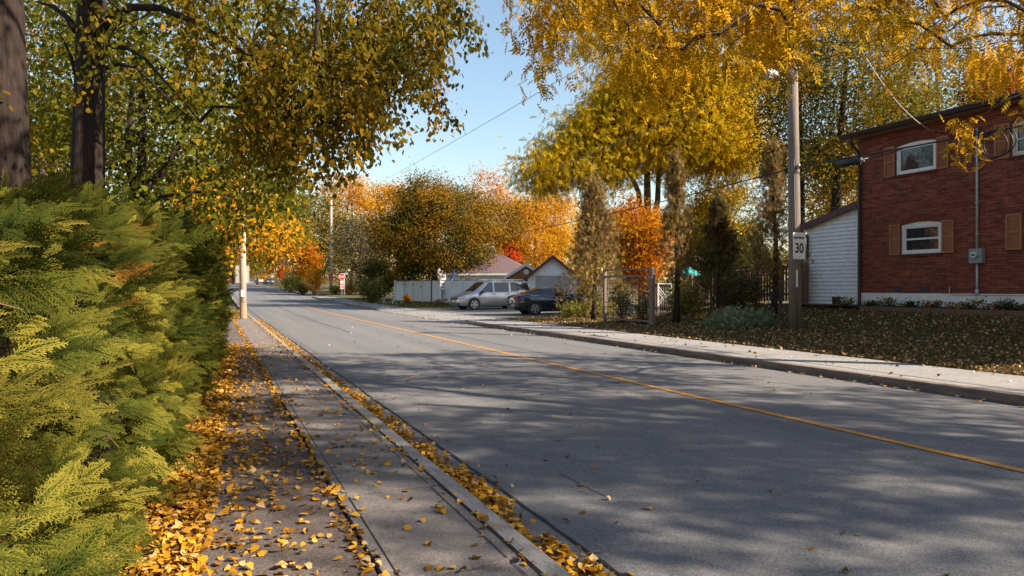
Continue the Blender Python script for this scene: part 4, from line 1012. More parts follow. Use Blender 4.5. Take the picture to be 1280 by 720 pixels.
def T(name, label, px, d, ytop, ybot, hw, leafm, nattr, per, size, seed, **k):
    """tree standing at depth d: crown spans ytop..ybot (photo rows) and hw columns either side"""
    dx = k.pop('dx', 0); base = at(px + dx, d); c = P(px, (ytop + ybot) / 2, d); R = (hw / FPX * d, hw / FPX * d, (ybot - ytop) / 2 / FPX * d)
    zmin = base[2] + .4
    k.setdefault('sigma', float(np.mean(R)) * .17)
    return make_tree(name, label, base, None, c, R, leafm, int(nattr * .6), int(per * 3.4), size * .80, seed, zmin=zmin, **k)
# left background
T('leafy_tree', 'yellow green tree over the far end of the hedge, left of the road', 320, 44, 215, 335, 58, 'linden_green', 150, 60, .20, 105, r0=.2, dx=-60)
T('leafy_tree', 'tall green tree seen between the two dark trunks', 60, 24, -60, 215, 90, 'green_gold', 150, 60, .17, 106, r0=.2)
T('leafy_tree', 'olive tree behind the forked stems left of the road', 200, 32, 60, 300, 95, 'linden_green', 190, 60, .19, 107, r0=.2, dx=-30)
T('spruce_tree', 'pale tan spruce tip between the two dark trunks', 62, 34, 138, 300, 26, 'tan', 90, 60, .16, 108, r0=.12, amp=.1, sigma=.35)
T('leafy_tree', 'dark green tree low behind the hedge at far left', -60, 26, 60, 330, 110, 'green', 140, 60, .2, 109, r0=.2)
T('leafy_tree', 'brown gold tree above the small orange tree', 275, 60, 170, 330, 60, 'green_gold', 130, 55, .26, 110, r0=.25, dx=-40)
# far along the road
T('leafy_tree', 'tall yellow tree behind the far road corner pole', 440, 112, 208, 345, 52, 'amber', 200, 46, .42, 111, r0=.3, amp=.35)
T('leafy_tree', 'dark green and orange tree left of the far pole', 398, 105, 238, 350, 36, 'green_gold', 150, 50, .42, 112, r0=.3)
T('leafy_tree', 'brown olive tree furthest above the road end', 358, 128, 225, 345, 34, 'greygreen', 120, 50, .45, 113, r0=.3)
T('leafy_tree', 'orange tree at the end of the road behind the sign back', 322, 150, 290, 352, 26, 'orange', 80, 50, .45, 114, r0=.25)
T('leafy_tree', 'small scarlet tree at the end of the road', 346, 140, 318, 352, 13, 'red', 50, 50, .35, 115, r0=.15)
T('leafy_tree', 'orange leaved tree with a thick dark trunk by the trimmed hedge', 374, 100, 292, 346, 22, 'orange', 70, 50, .36, 116, r0=.55, bark='bark_dark', start=.5)
T('leafy_tree', 'dark tree closing the view at the left of the road end', 292, 160, 285, 362, 28, 'green', 90, 50, .5, 117, r0=.3)
T('leafy_tree', 'grey green willowy tree behind the stop sign', 452, 84, 272, 372, 34, 'greygreen', 150, 50, .30, 118, r0=.2, amp=.2)
T('leafy_tree', 'dark evergreen shrub tree left end of the white fence', 476, 70, 318, 380, 22, 'green', 90, 55, .26, 119, r0=.12)
T('leafy_tree', 'amber tree peeping above the left shoulder of the round maple', 498, 92, 222, 330, 36, 'amber', 110, 46, .36, 120, r0=.25)
T('maple_tree', 'broad dark green and rust maple standing behind the white fence', 545, 62, 214, 356, 72, 'maple', 430, 95, .25, 121, r0=.3, sigma=.72, shell=.50, amp=.42)
T('leafy_tree', 'pale orange tree above the purple house roof', 618, 95, 228, 335, 46, 'orange', 150, 46, .36, 122, r0=.25)
T('leafy_tree', 'bright amber tree with dark limbs behind the white garage', 668, 72, 240, 345, 62, 'amber', 240, 60, .27, 123, r0=.3, amp=.3)
T('leafy_tree', 'small dark red tree beside the purple roof', 634, 66, 296, 340, 16, 'red', 50, 50, .25, 124, r0=.1)
T('leafy_tree', 'golden tree behind the brown juniper and orange bush', 720, 88, 250, 350, 46, 'gold_bright', 130, 55, .25, 125, r0=.25)
# large yellow tree in the centre right, two trunks
b = at(806, 46); rng = np.random.default_rng(126)
poly = [(660, 218), (690, 185), (730, 140), (780, 95), (850, 70), (930, 100), (945, 200), (900, 225), (850, 215), (800, 200), (760, 225), (720, 222), (690, 228), (664, 236)]
att = np.concatenate([poly_points(rng, poly, 300, 43.5, 49, 5.2), poly_points(rng, [(720, -40), (980, -40), (980, 110), (720, 130)], 70, 44, 49, 5.5)])
make_tree('honeylocust_tree', 'large bright yellow tree with two trunks behind the orange bush', b, None, None, None, 'gold_bright', 0, 95, .50, 126, .36, 'bark', PINT, .90, attractors=att,
          limbs=[(limb((806, 300, 46), (798, 240, 46), (780, 200, 46), (740, 190, 45.5)), .23, .07), (limb((808, 320, 46), (822, 250, 46.3), (824, 190, 46.6), (850, 140, 47)), .25, .07)], top=P(812, 90, 46), start=.45, r_tip=.016, droop=.9)
T('leafy_tree', 'vivid orange bushy tree between the brown juniper and the tall sparse one', 800, 33, 246, 362, 42, 'orange', 170, 75, .16, 127, r0=.10, start=.15, sigma=.34)
T('leafy_tree', 'golden yellow tree behind the brown fence and dark juniper', 902, 47, 225, 345, 52, 'gold_bright', 190, 60, .22, 128, r0=.2)
T('leafy_tree', 'green and yellow bushy tree low behind the brown fence', 925, 40, 296, 372, 40, 'shrub', 120, 60, .17, 129, r0=.12, start=.2)
T('leafy_tree', 'dark leafy tree behind the fence right of the teal umbrella', 880, 42, 285, 365, 28, 'green_gold', 80, 60, .18, 130, r0=.12, start=.2)
# behind the brick house
T('leafy_tree', 'tall green and orange tree with dark trunk rising behind the siding lean-to', 1060, 36, 5, 235, 100, 'green_gold', 260, 60, .21, 131, r0=.34, bark='bark_dark', dx=-20, start=.30, amp=.34)
T('leafy_tree', 'slim dark trunked tree right behind the sign pole', 1000, 38, 20, 260, 60, 'green_gold', 130, 50, .20, 132, r0=.24, bark='bark_dark', start=.4, dx=4)
T('leafy_tree', 'golden leafed tree glowing under the lean-to roof line', 1040, 46, 190, 330, 60, 'gold', 120, 55, .24, 133, r0=.2)
T('leafy_tree', 'orange red tree above the right end of the brick house roof', 1262, 40, 60, 190, 50, 'orange', 110, 55, .22, 134, r0=.25)
T('leafy_tree', 'green gold tree behind the brick house roof', 1170, 44, 40, 250, 90, 'green_gold', 150, 55, .25, 135, r0=.3)
# overhanging golden trees with their trunks beside the house, right of the frame
rng = np.random.default_rng(140)
b = np.array([15.6, 5.4, 0]); b[2] = gz(b[0], b[1])
poly = [(700, -120), (1600, -120), (1600, 20), (1450, 70), (1300, 55), (1262, 50), (1225, 70), (1160, 66), (1120, 82), (1080, 70), (1030, 10), (1000, 50), (960, 95), (915, 70), (880, 10), (800, -20), (720, -50)]
att = shade_limit(rng, poly_points(rng, poly, 265, 8.5, 13, 4.2), 20, .25)
att = np.concatenate([att, [P(1203, 150, 12), P(1208, 160, 12), P(1278, 118, 12)]])
make_tree('ash_tree', 'golden ash whose branches hang over the brick house and the sign pole', b, None, None, None, 'gold', 0, 7, .20, 140, .28, 'bark', PINT, .16, hang=4, hstep=.17, attractors=att, top=(15.2, 6, 10.5), start=.4, r_tip=.007, droop=1.0)
rng = np.random.default_rng(141)
b = np.array([14.6, -3.0, 0]); b[2] = gz(b[0], b[1])
poly = [(590, -120), (1050, -120), (1000, -10), (985, 65), (940, 45), (900, 95), (868, 55), (832, 105), (790, 95), (760, 45), (722, 60), (712, 20), (686, 70), (664, 66), (672, 0), (646, -40), (620, -50)]
att = np.concatenate([shade_limit(rng, poly_points(rng, poly, 190, 8.5, 13, 4.2), 20, .25), lobed_points(rng, 120, (13.5, -1.0, 9.5), (4.5, 4.5, 2.8), .35), lobed_points(rng, 34, (6.8, 2.6, 7.8), (2.6, 3.0, 1.2), .2), lobed_points(rng, 170, (11.6, -2.4, 9.3), (2.8, 3.4, 1.8), .2), lobed_points(rng, 330, (15.6, -3.4, 9.4), (5.4, 4.6, 2.6), .1)])
make_tree('ash_tree', 'golden ash branches hanging into the sky over the middle of the road', b, None, None, None, 'gold', 0, 7, .20, 141, .30, 'bark', PINT, .16, hang=4, hstep=.17, attractors=att, top=(13.6, -1, 10.5), start=.4, r_tip=.007, droop=1.0,
          limbs=[([np.array([14.0, -2.0, 6.0]), np.array([12.5, 1, 8.0]), np.array([10.5, 5, 9.0]), np.array([8.6, 9, 8.4])], .14, .04)])
# street trees out of the frame that shade the road
for i, (x, y, h) in enumerate([(16.5, -9, 12), (20.5, -16, 13), (13.8, -17, 12)]):
    bb = np.array([x, y, gz(x, y)])
    make_tree('ash_tree', ['golden ash standing behind the viewer on the house side', 'golden ash further behind the viewer', 'golden ash on the verge behind the viewer'][i], bb, None, (x, y, h * .66), (5.0, 5.0, h * .34), 'gold', 260, 30, .32, 150 + i, r0=.25, tpl=PINT, sigma=.7, shell=.3, r_tip=.01)

# far wood that closes the view
rng = np.random.default_rng(160); PP = []
for i in range(2600):
    px = -500 + 2400 * rng.random(); d = 150 + 90 * rng.random(); yb = HZ - rng.random() ** 1.3 * (62 + 16 * math.sin(px * .031) + 10 * math.sin(px * .083 + 1)) * 1.0
    if 255 < px < 345: d += 110
    PP.append(P(px, yb, d) + np.array([0, 0, 0]))
PP = np.array(PP); pos, Rm, sc = leaf_set(rng, PP, 16, 1.3, 1.0)
tag(scatter('far_wood', LEAF2, LEAF2_F, pos, Rm, sc, leaf_mat('far_foliage', [(0, (0.07, 0.075, 0.025)), (.5, (0.16, 0.13, 0.03)), (1, (0.42, 0.2, 0.02))], .4, (0.30, 0.17, 0.02), .05), None, rng), 'far band of mixed green and orange trees closing the view', 'wood', None, 'stuff')

# trimmed hedge, shrubs on the far corner
def far_shrub(label, px, py, hw, h, leafm, n, seed, name='shrub', cat='shrub', boxy=False):
    g = G(px, py); d = float(g @ np.array([ST, CT, 0])); r = hw / FPX * d; hh = h / FPX * d / 2
    return shrub(name, label, (g[0], g[1], g[2] + hh), (r, r, hh), leafm, n, .18 if d > 60 else .13, seed, cat=cat)
far_shrub('trimmed yellow green hedge block at the far bend', 364, 366, 17, 24, 'shrub', 3800, 171, 'hedge', 'hedge')
far_shrub('small round dark green bush between hedge block and orange bush', 379, 369, 8, 14, 'green', 1400, 172)
far_shrub('upright bright orange bush left of the far pole', 392, 368, 11, 40, 'amber', 3000, 173)
far_shrub('low yellow bush behind the stop sign', 437, 368, 12, 16, 'amber', 1300, 174)
far_shrub('low green bush between far pole and stop sign', 420, 368, 9, 12, 'shrub', 900, 175)
far_shrub('dark spreading bush at the left end of the white fence', 466, 379, 20, 32, 'green', 3000, 176)
far_shrub('small rust orange bush in front of the white fence', 509, 379, 5, 9, 'orange', 700, 177)
far_shrub('dry brown bush at the foot of the white fence by the van', 551, 381, 8, 7, 'litter_dry', 500, 178)
far_shrub('leafy yellow green bush over the roof of the van', 622, 376, 14, 36, 'shrub', 1800, 179)

# ================================================================== WHITE FENCE, GARAGE, SHED, FAR HOUSE
g0, g1 = G(494, 376.5), G(622, 380.5)
g0 = np.array([g0[0], g0[1]]); g1 = np.array([g1[0], g1[1]])
def fence():
    n = 10; hgt = 1.85; root = empty('white_fence', (g0[0], g0[1], gz(*g0)), 'white board privacy fence in front of the dark maple', 'fence')
    off = tuple(-np.array(root.location)); u = (g1 - g0) / np.linalg.norm(g1 - g0); nn = np.array([u[1], -u[0]]); Ln = np.linalg.norm(g1 - g0)
    def pbox(mb, a, bq, z0, z1, t, o=0):
        p = g0 + u * a + nn * o; q = g0 + u * bq + nn * o; h = nn * t / 2
        zb0 = gz(*p); zb1 = gz(*q)
        mb.add([(*(p - h), zb0 + z0), (*(q - h), zb1 + z0), (*(q + h), zb1 + z0), (*(p + h), zb0 + z0), (*(p - h), zb0 + z1), (*(q - h), zb1 + z1), (*(q + h), zb1 + z1), (*(p + h), zb0 + z1)],
               [(0, 3, 2, 1), (4, 5, 6, 7), (0, 1, 5, 4), (1, 2, 6, 5), (2, 3, 7, 6), (3, 0, 4, 7)])
    st = Ln / n
    for i in range(n):
        mb = MB(); m_ = 12; w_ = (st - .14) / m_
        for k in range(m_): pbox(mb, i * st + .07 + k * w_ + .004, i * st + .07 + (k + 1) * w_ - .004, .08, hgt, .022, .012 if k % 2 else 0)
        pbox(mb, i * st + .07, (i + 1) * st - .07, .10, .20, .016, -.03)
        o = mb.build('board_panel', M['white_fence'], root); o.location = off
        mb = MB(); pbox(mb, i * st + .05, (i + 1) * st - .05, hgt + .002, hgt + .05, .07); o = mb.build('top_rail', M['wood_grey'], root); o.location = off
    for i in range(n + 1):
        mb = MB(); pbox(mb, i * st - .06, i * st + .06, -.1, hgt + (.35 if i in (4, 5) else .1), .12)
        o = mb.build('post', M['wood_brown'] if i in (4, 5) else M['white_fence'], root); o.location = off
fence()
def local(root):
    return tuple(-np.array(root.location))
# narrow white gate panel / mailbox post in front of the fence
q = G(508, 376.8); rt = empty('garden_gate', (q[0] + .1, q[1] - .35, gz(q[0], q[1])), 'bright white narrow gate leaf with a dark slot in the white fence', 'gate')
mb = MB(); mb.box(-.35, .35, -.04, .04, .03, 1.62); mb.build('panel', M['white'], rt)
mb = MB(); mb.box(.02, .16, -.062, -.041, 1.0, 1.5); mb.build('slot', M['black_trim'], rt)
q = q + np.array([.1, -.35, 0]); rt = empty('hanging_decoration', (q[0], q[1], q[2] + 1.62), 'small blue and white ornament with flowers on top of the white gate', 'ornament')
rng = np.random.default_rng(180); ps = rng.normal(size=(140, 3)) * np.array([.28, .12, .2]) + np.array([0, 0, .32])
scatter('foliage', LEAF2, LEAF2_F, ps, frames(rng.normal(size=(140, 3)), rng.normal(size=(140, 3))), np.full(140, .2), L['greygreen'], rt, rng)
for x, m_ in ((-.24, 'white'), (.24, 'teal_plastic')):
    mb = MB(); mb.tube([(x, -.15, .36), (x, -.12, .46), (x, -.12, .58), (x, -.15, .68)], [.06, .15, .15, .05], 10); mb.build('bird_ornament', M[m_], rt)
# bench-like block at the fence end
q = G(485, 379.5); rt = empty('stone_bench', q, 'small pale stone bench at the left end of the white fence', 'bench')
mb = MB(); mb.bbox(-.55, .55, -.2, .2, .40, .50, .02); mb.build('seat', M['concrete_pale'], rt)
for x in (-.35, .35): mb = MB(); mb.box(x - .09, x + .09, -.15, .15, 0, .399); mb.build('leg', M['concrete_pale'], rt)
# things showing above the fence
q = P(550, 358, 58); q[2] = gz(q[0], q[1]); rt = empty('bird_house', q, 'pink and white bird house on a thin post behind the white fence', 'bird house')
hh = 1.6 + 15 / FPX * 58 - q[2]; mb = MB(); mb.tube([(0, 0, 0), (0, 0, hh)], .05, 8); mb.build('post', M['wood_brown'], rt)
mb = MB(); mb.box(-.22, .02, -.15, .15, hh - .2, hh + .35); mb.prism([(-.28, -.2, hh + .351), (.08, -.2, hh + .351), (-.10, -.2, hh + .65)], (0, .4, 0)); mb.build('box', plain('pale_pink_paint', (0.62, 0.42, 0.38), .6), rt)
mb = MB(); mb.box(.08, .34, -.12, .12, hh + .1, hh + .4); mb.build('feeder', M['white'], rt)
q = P(553, 350, 57); q[2] = gz(q[0], q[1]); rt = empty('slatted_box', q, 'pale slatted box standing just above the white fence', 'box'); hz_ = 1.6 - (352 - HZ) / FPX * 57 - q[2]
mb = MB()
for k in range(5): mb.box(-.26, .26, -.2, .2, hz_ - .7 + k * .28, hz_ - .7 + k * .28 + .2)
mb.box(-.22, -.15, -.205, .205, 0, hz_ + .6); mb.box(.15, .22, -.205, .205, 0, hz_ + .6); mb.build('slat', M['white_fence'], rt)
q = P(564.5, 350, 57); q[2] = gz(q[0], q[1]); rt = empty('folded_parasol', q, 'folded blue parasol leaning above the white fence', 'parasol')
mb = MB(); mb.tube([(-.3, 0, 0), (.0, 0, 1.9)], .025, 6); mb.build('pole', M['grey_metal'], rt)
mb = MB(); mb.tube([(-.05, 0, 1.6), (.02, 0, 1.95), (.20, 0, 2.4), (.30, 0, 2.75)], [.06, .15, .12, .03], 8); mb.build('canopy', M['teal_plastic'], rt)

def gable_house(root, x0, x1, y0, y1, zw, rise, ov, mats, wallname='wall'):
    """box with a gable roof, ridge along local y, front gable at y0"""
    mb = MB(); xm = (x0 + x1) / 2
    ch = .16; z = 0
    while z < zw:
        zz = min(z + ch, zw)
        for (a, bq, dy) in ((y0, y0, -1), (y1, y1, 1)):
            mb.add([(x0, a + dy * .012, z), (x1, a + dy * .012, z), (x1, a, zz), (x0, a, zz)], [(0, 1, 2, 3)])
        for (a, dx) in ((x0, -1), (x1, 1)):
            mb.add([(a + dx * .012, y0, z), (a + dx * .012, y1, z), (a, y1, zz), (a, y0, zz)], [(0, 1, 2, 3)])
        z = zz
    k = 8
    for j in range(k):
        f0, f1 = j / k, (j + 1) / k
        for a, dy in ((y0, -1), (y1, 1)):
            mb.add([(x0 + (xm - x0) * f0, a + dy * .012, zw + rise * f0), (x1 + (xm - x1) * f0, a + dy * .012, zw + rise * f0), (x1 + (xm - x1) * f1, a, zw + rise * f1), (x0 + (xm - x0) * f1, a, zw + rise * f1)], [(0, 1, 2, 3)])
    mb.build(wallname, mats[0], root)
    s = rise / (xm - x0); mb = MB(); tr = MB()
    for sg, xe in ((-1, x0), (1, x1)):
        xo = xe + sg * ov; zo = zw - ov * s + .04
        mb.add([(xo, y0 - ov, zo), (xm, y0 - ov, zw + rise + .04), (xm, y1 + ov, zw + rise + .04), (xo, y1 + ov, zo), (xo, y0 - ov, zo + .09), (xm, y0 - ov, zw + rise + .13), (xm, y1 + ov, zw + rise + .13), (xo, y1 + ov, zo + .09)],
               [(0, 1, 2, 3), (4, 7, 6, 5), (0, 4, 5, 1), (3, 2, 6, 7), (0, 3, 7, 4)])
        tr.add([(xo, y0 - ov - .03, zo - .12), (xm, y0 - ov - .03, zw + rise - .10), (xm, y0 - ov - .03, zw + rise + .14), (xo, y0 - ov - .03, zo + .10),
                (xo, y0 - ov - .003, zo - .12), (xm, y0 - ov - .003, zw + rise - .10), (xm, y0 - ov - .003, zw + rise + .14), (xo, y0 - ov - .003, zo + .10)],
               [(0, 1, 2, 3), (4, 7, 6, 5), (0, 4, 5, 1), (3, 2, 6, 7), (0, 3, 7, 4), (1, 5, 6, 2)])
    r = mb.build('roof', mats[1], root); tr.build('bargeboard', mats[2], r)
# white garage
d = 47.0; apex = P(691, 319, d); q = apex.copy(); q[2] = gz(q[0], q[1]); H = apex[2] - q[2]
rt = empty('white_garage', q, 'white sided garage with grey door behind the black sedan', 'garage', rz=math.radians(-27))
gable_house(rt, -1.75, 1.75, .5, 6.5, H - 1.55, 1.45, .42, (M['white'], M['shingle_red'], M['purple_trim']))
mb = MB(); 
for k in range(5): mb.bbox(-1.22, 1.22, .44, .485, .02 + k * .42, .02 + k * .42 + .41, .004)
mb.build('garage_door', M['garage_door'], rt)
mb = MB(); hd = 2.14; mb.box(-1.34, -1.222, .42, .486, 0, hd); mb.box(1.222, 1.34, .42, .486, 0, hd); mb.box(-1.34, 1.34, .418, .4855, hd, hd + .12); mb.build('door_frame', M['white_frame'], rt)
# wooden shed
d = 50.0; apex = P(657.5, 329.5, d); q = apex.copy(); q[2] = gz(q[0], q[1]); H = apex[2] - q[2]
rt = empty('wooden_shed', q, 'orange brown wooden shed with round gable vent between van and white garage', 'shed', rz=math.radians(-27))
gable_house(rt, -1.4, 1.4, .3, 4.2, H - .95, .85, .25, (M['wood_orange'], M['shingle_red'], M['white_fence']))
mb = MB(); mb.box(-.62, -.01, .26, .286, .05, 1.75); mb.box(.01, .62, .26, .286, .05, 1.75); mb.build('door', M['wood_orange'], rt)
mb = MB(); mb.cyl((0, .26, H - .60), (0, 1, 0), .2, .04, 18); mb.build('gable_vent', M['white_frame'], rt)
# far house with purple hip roof
d = 58.0; q = P(626, HZ, d); q[2] = gz(q[0], q[1])
rt = empty('bungalow', q, 'pale bungalow with purple brown hip roof behind the white fence', 'house', rz=math.radians(-30))
zw = 1.6 + 17 / FPX * d - q[2]; zr = 1.6 + 49 / FPX * d - q[2]
mb = MB(); mb.box(-5.1, 2.4, .6, 8, 0, zw - .05); mb.build('wall', M['white'], rt)
mb = MB(); x0, x1, y0, y1 = -5.6, 2.9, .1, 8.5
mb.add([(x0, y0, zw), (x1, y0, zw), (x1, y1, zw), (x0, y1, zw), (x0 + 4, 4.3, zr), (x1 - 4, 4.3, zr)], [(0, 1, 5, 4), (1, 2, 5), (2, 3, 4, 5), (3, 0, 4), (3, 2, 1, 0)])
rf = mb.build('roof', M['shingle_purple'], rt)
mb = MB(); mb.box(x0 + 3.2, x0 + 4.4, 4.1, 5.0, zr - .6, zr + .7); mb.build('chimney', M['white_fence'], rf)
mb = MB(); mb.box(x0, x1, y0 - .06, y0 - .002, zw - .14, zw + .02); mb.build('eave_trim', M['white_frame'], rf)
mb = MB(); mb.box(1.0, 1.9, .55, .598, .9, 1.9); wd = mb.build('window', M['white_frame'], rt); mb = MB(); mb.box(1.08, 1.82, .53, .548, .98, 1.82); mb.build('pane', M['glass'], wd)

# ================================================================== TRELLIS, BROWN FENCE, GARDEN THINGS
qa, qb = G(756, 403.5), G(815, 406.5)
def trellis():
    u = (qb - qa)[:2]; Ln = np.linalg.norm(u); ang = math.atan2(u[1], u[0]); z0 = (qa[2] + qb[2]) / 2
    root = empty('garden_trellis', (qa[0], qa[1], z0), 'weathered wooden trellis frame with square mesh on the lawn edge', 'trellis', rz=ang)
    H = 2.05
    for x in (0, Ln):
        mb = MB(); w = .055 if x == 0 else .08; mb.box(x - w, x + w, -w, w, -.1, H); mb.build('post', M['wood_grey'], root)
    for z, h in ((.12, .07), (H - .32, .07), (H - .06, .06)):
        mb = MB(); mb.box(.056, Ln - .081, -.03, .03, z, z + h); mb.build('rail', M['wood_grey'], root)
    mb = MB(); nx = 16; nz = 15
    for k in range(1, nx): x = .06 + (Ln - .14) * k / nx; mb.box(x - .006, x + .006, -.008, .004, .19, H - .325)
    for k in range(1, nz): z = .19 + (H - .52) * k / nz; mb.box(.06, Ln - .085, -.012, -.0085, z - .006, z + .006)
    mb.build('mesh_panel', M['wood_grey'], root)
    return u / Ln, Ln, z0
tu, tl, tz = trellis()
nrm = np.array([tu[1], -tu[0]])
for i, (f, h, w_, lab) in enumerate([(.30, 1.45, .36, 'dense climber filling the left half of the trellis'), (.74, 1.15, .28, 'thinner climber on the right half of the trellis')]):
    p = qa[:2] + tu * tl * f - nrm * .18
    shrub('climbing_plant', lab, (p[0], p[1], tz + h / 2 + .08), (w_, w_ * .8, h / 2), 'green_gold', 1500 - 500 * i, .09, 190 + i, cat='climber')
# brown picket and deck fence
def brown_fence():
    a = P(818, HZ, 31)[:2]; bq = P(1008, HZ, 25)[:2]; u = (bq - a) / np.linalg.norm(bq - a); Ln = np.linalg.norm(bq - a)
    root = empty('brown_fence', (a[0], a[1], gz(*a)), 'dark brown wooden picket fence behind the junipers', 'fence', rz=math.atan2(u[1], u[0]))
    def zz(x): p = a + u * x; return gz(*p) - root.location[2]
    n = 7; st = Ln / n; H = 1.45
    for i in range(n):
        mb = MB(); x = i * st + .08
        while x < (i + 1) * st - .10:
            z = zz(x); hh = H if i < 2 else H - .1; mb.box(x, x + .085, -.012, .012, z + .08, z + hh); x += .125
        mb.build('picket_panel', M['wood_brown'], root)
        mb = MB(); z0 = zz(i * st); mb.box(i * st + .06, (i + 1) * st - .06, .0125, .05, z0 + .3, z0 + .39); mb.build('rail', M['wood_brown'], root); mb = MB(); mb.box(i * st + .06, (i + 1) * st - .06, .0125, .05, z0 + H - .12, z0 + H - .03); mb.build('rail', M['wood_brown'], root)
    for i in range(n + 1):
        mb = MB(); z = zz(i * st); mb.box(i * st - .05, i * st + .05, -.05, .05, z - .1, z + H + .1); mb.build('post', M['wood_brown'], root)
brown_fence()
# pergola-like orange lit deck rail behind
q = P(916, HZ, 32); q[2] = gz(q[0], q[1]); rt = empty('deck_rail', q, 'orange brown deck railing on posts behind the brown picket fence', 'railing', rz=-TH)
zt = 1.6 + 20 / FPX * 32 - q[2]
mb = MB(); mb.box(-.05, 1.5, -.07, .07, zt, zt + .07); mb.build('handrail', M['wood_grey'], rt)
for x in (0, .85, 1.4): mb = MB(); mb.box(x - .05, x + .05, -.05, .05, 0, zt - .002); mb.build('post', M['wood_orange'], rt)
q = P(859, HZ, 33); q[2] = gz(q[0], q[1]); rt = empty('patio_umbrella', q, 'teal patio umbrella showing over the brown fence', 'umbrella')
zt = 1.6 + 27 / FPX * 33 - q[2]; mb = MB(); mb.tube([(0, 0, 0), (0, 0, zt)], .025, 8); mb.build('pole', M['grey_metal'], rt)
mb = MB(); n = 8; vs = [(0, 0, zt + .02)]; R1 = .62
for k in range(n): vs.append((R1 * math.cos(k * 2 * math.pi / n), R1 * math.sin(k * 2 * math.pi / n), zt - .40))
for k in range(n): a_ = (k + .5) * 2 * math.pi / n; vs.append((R1 * .9 * math.cos(a_), R1 * .9 * math.sin(a_), zt - .36))
fs = []
for k in range(n): fs += [(0, 1 + k, 1 + n + k), (0, 1 + n + k, 1 + (k + 1) % n)]
mb.add(vs, fs)
for k in range(n):
    a0 = np.array(vs[1 + k]); a1 = np.array(vs[1 + n + k]); a2 = np.array(vs[1 + (k + 1) % n]); dd = np.array([0, 0, -.10])
    mb.add([a0, a1, a1 + dd, a0 + dd], [(0, 1, 2, 3)]); mb.add([a1, a2, a2 + dd, a1 + dd], [(0, 1, 2, 3)])
mb.build('canopy', M['umbrella'], rt)
q = P(831, HZ, 29.5); q[2] = gz(q[0], q[1]); rt = empty('white_lattice', q, 'white diagonal lattice panel right of the trellis', 'lattice panel', rz=-TH)
mb = MB(); Wd, Hh = .62, 1.35
for x in (-Wd / 2, Wd / 2 - .05): mb.box(x, x + .05, -.025, .025, 0, Hh)
for z in (.08, Hh - .05): mb.box(-Wd / 2 + .051, Wd / 2 - .051, -.024, .024, z, z + .05)
mb.build('frame', M['white'], rt); mb = MB()
for k in range(-9, 8):
    for sg in (-1, 1):
        y0 = .13; pts = []
        x0 = -Wd / 2 + .05; x1 = Wd / 2 - .05; za = .7 + k * .14 - sg * (x1 - x0) / 2 * 1.3; zb_ = .7 + k * .14 + sg * (x1 - x0) / 2 * 1.3
        if min(za, zb_) < y0 or max(za, zb_) > Hh - .05: continue
        mb.add([(x0, -.006 * sg, za), (x1, -.006 * sg, zb_), (x1, -.006 * sg, zb_ + .045), (x0, -.006 * sg, za + .045)], [(0, 1, 2, 3)])
mb.build('slat', M['white'], rt)

# ================================================================== POLES, SIGNS, LAMPS
def text(name, body, size, m, parent, loc, rot, sx=1.0, weight=0.0):
    cu = bpy.data.curves.new(name, 'FONT'); cu.body = body; cu.size = size; cu.align_x = 'CENTER'; cu.align_y = 'CENTER'; cu.extrude = .0015; cu.offset = weight
    cu.materials.append(m); o = bpy.data.objects.new(name, cu); COL.objects.link(o); bpy.context.view_layer.update(); me = bpy.data.meshes.new_from_object(o); bpy.data.objects.remove(o)
    o = bpy.data.objects.new(name, me); COL.objects.link(o); o.parent = parent; o.location = loc; o.rotation_euler = rot; o.scale = (sx, 1, 1); return o
PA = G(994.5, 412); dA = float(PA @ np.array([ST, CT, 0]))
rt = empty('utility_pole', PA, 'weathered brown wooden utility pole carrying the speed limit sign', 'utility pole')
mb = MB(); topA = np.array([-.10, .02, 8.1]); mb.tube([(0, 0, -.2), topA * .33, topA * .66, topA], [.185, .172, .155, .135], 18); mb.build('pole', M['wood_pole'], rt)
mb = MB(); mb.tube([(-.13, -.15, .0), (-.145, -.13, 2.4), (-.16, -.10, 5.0)], .012, 6); mb.build('ground_wire', M['cable_grey'], rt)
mb = MB(); mb.box(-.155, -.10, -.18, -.165, 1.25, 1.75); mb.build('tag_plate', M['sign_white'], rt)
for z, ln in ((7.6, .16), (4.75, .12)):
    mb = MB(); mb.cyl((-.09, -.16, z), (0, 1, 0), .03, ln, 8); mb.tube([(-.09, -.2, z - .06), (-.09, -.2, z + .08)], [.05, .04], 8); mb.build('insulator', M['grey_metal'], rt)
# speed sign on the pole
z0 = 1.6 + (HZ - 324.5) / FPX * dA; z1 = 1.6 + (HZ - 291.5) / FPX * dA
sg = P(998.8, 308, dA - .26)
rt = empty('speed_limit_sign', (sg[0], sg[1], z0), 'white MAXIMUM 30 speed limit sign on the brown wooden pole', 'sign', rz=math.radians(-2))
mb = MB(); hw, hh, r = .225, z1 - z0, .045; pl = []
for cx, cz, a0 in ((hw - r, r, -90), (hw - r, hh - r, 0), (-hw + r, hh - r, 90), (-hw + r, r, 180)):
    for k in range(5): a = math.radians(a0 + k * 22.5); pl.append((cx + r * math.cos(a), -.004, cz + r * math.sin(a)))
mb.prism(pl, (0, .005, 0)); mb.build('panel', M['sign_white'], rt)
text('lettering', '30', .40, M['black_paint'], rt, (0, -.008, hh * .40), (math.radians(90), 0, 0), .82, .008)
text('lettering', 'MAXIMUM', .098, M['black_paint'], rt, (0, -.008, hh * .80), (math.radians(90), 0, 0), .80, .002)
for z in (.06, hh - .06): mb = MB(); mb.cyl((0, -.010, z), (0, 1, 0), .012, .012, 8); mb.build('bolt', M['grey_metal'], rt)
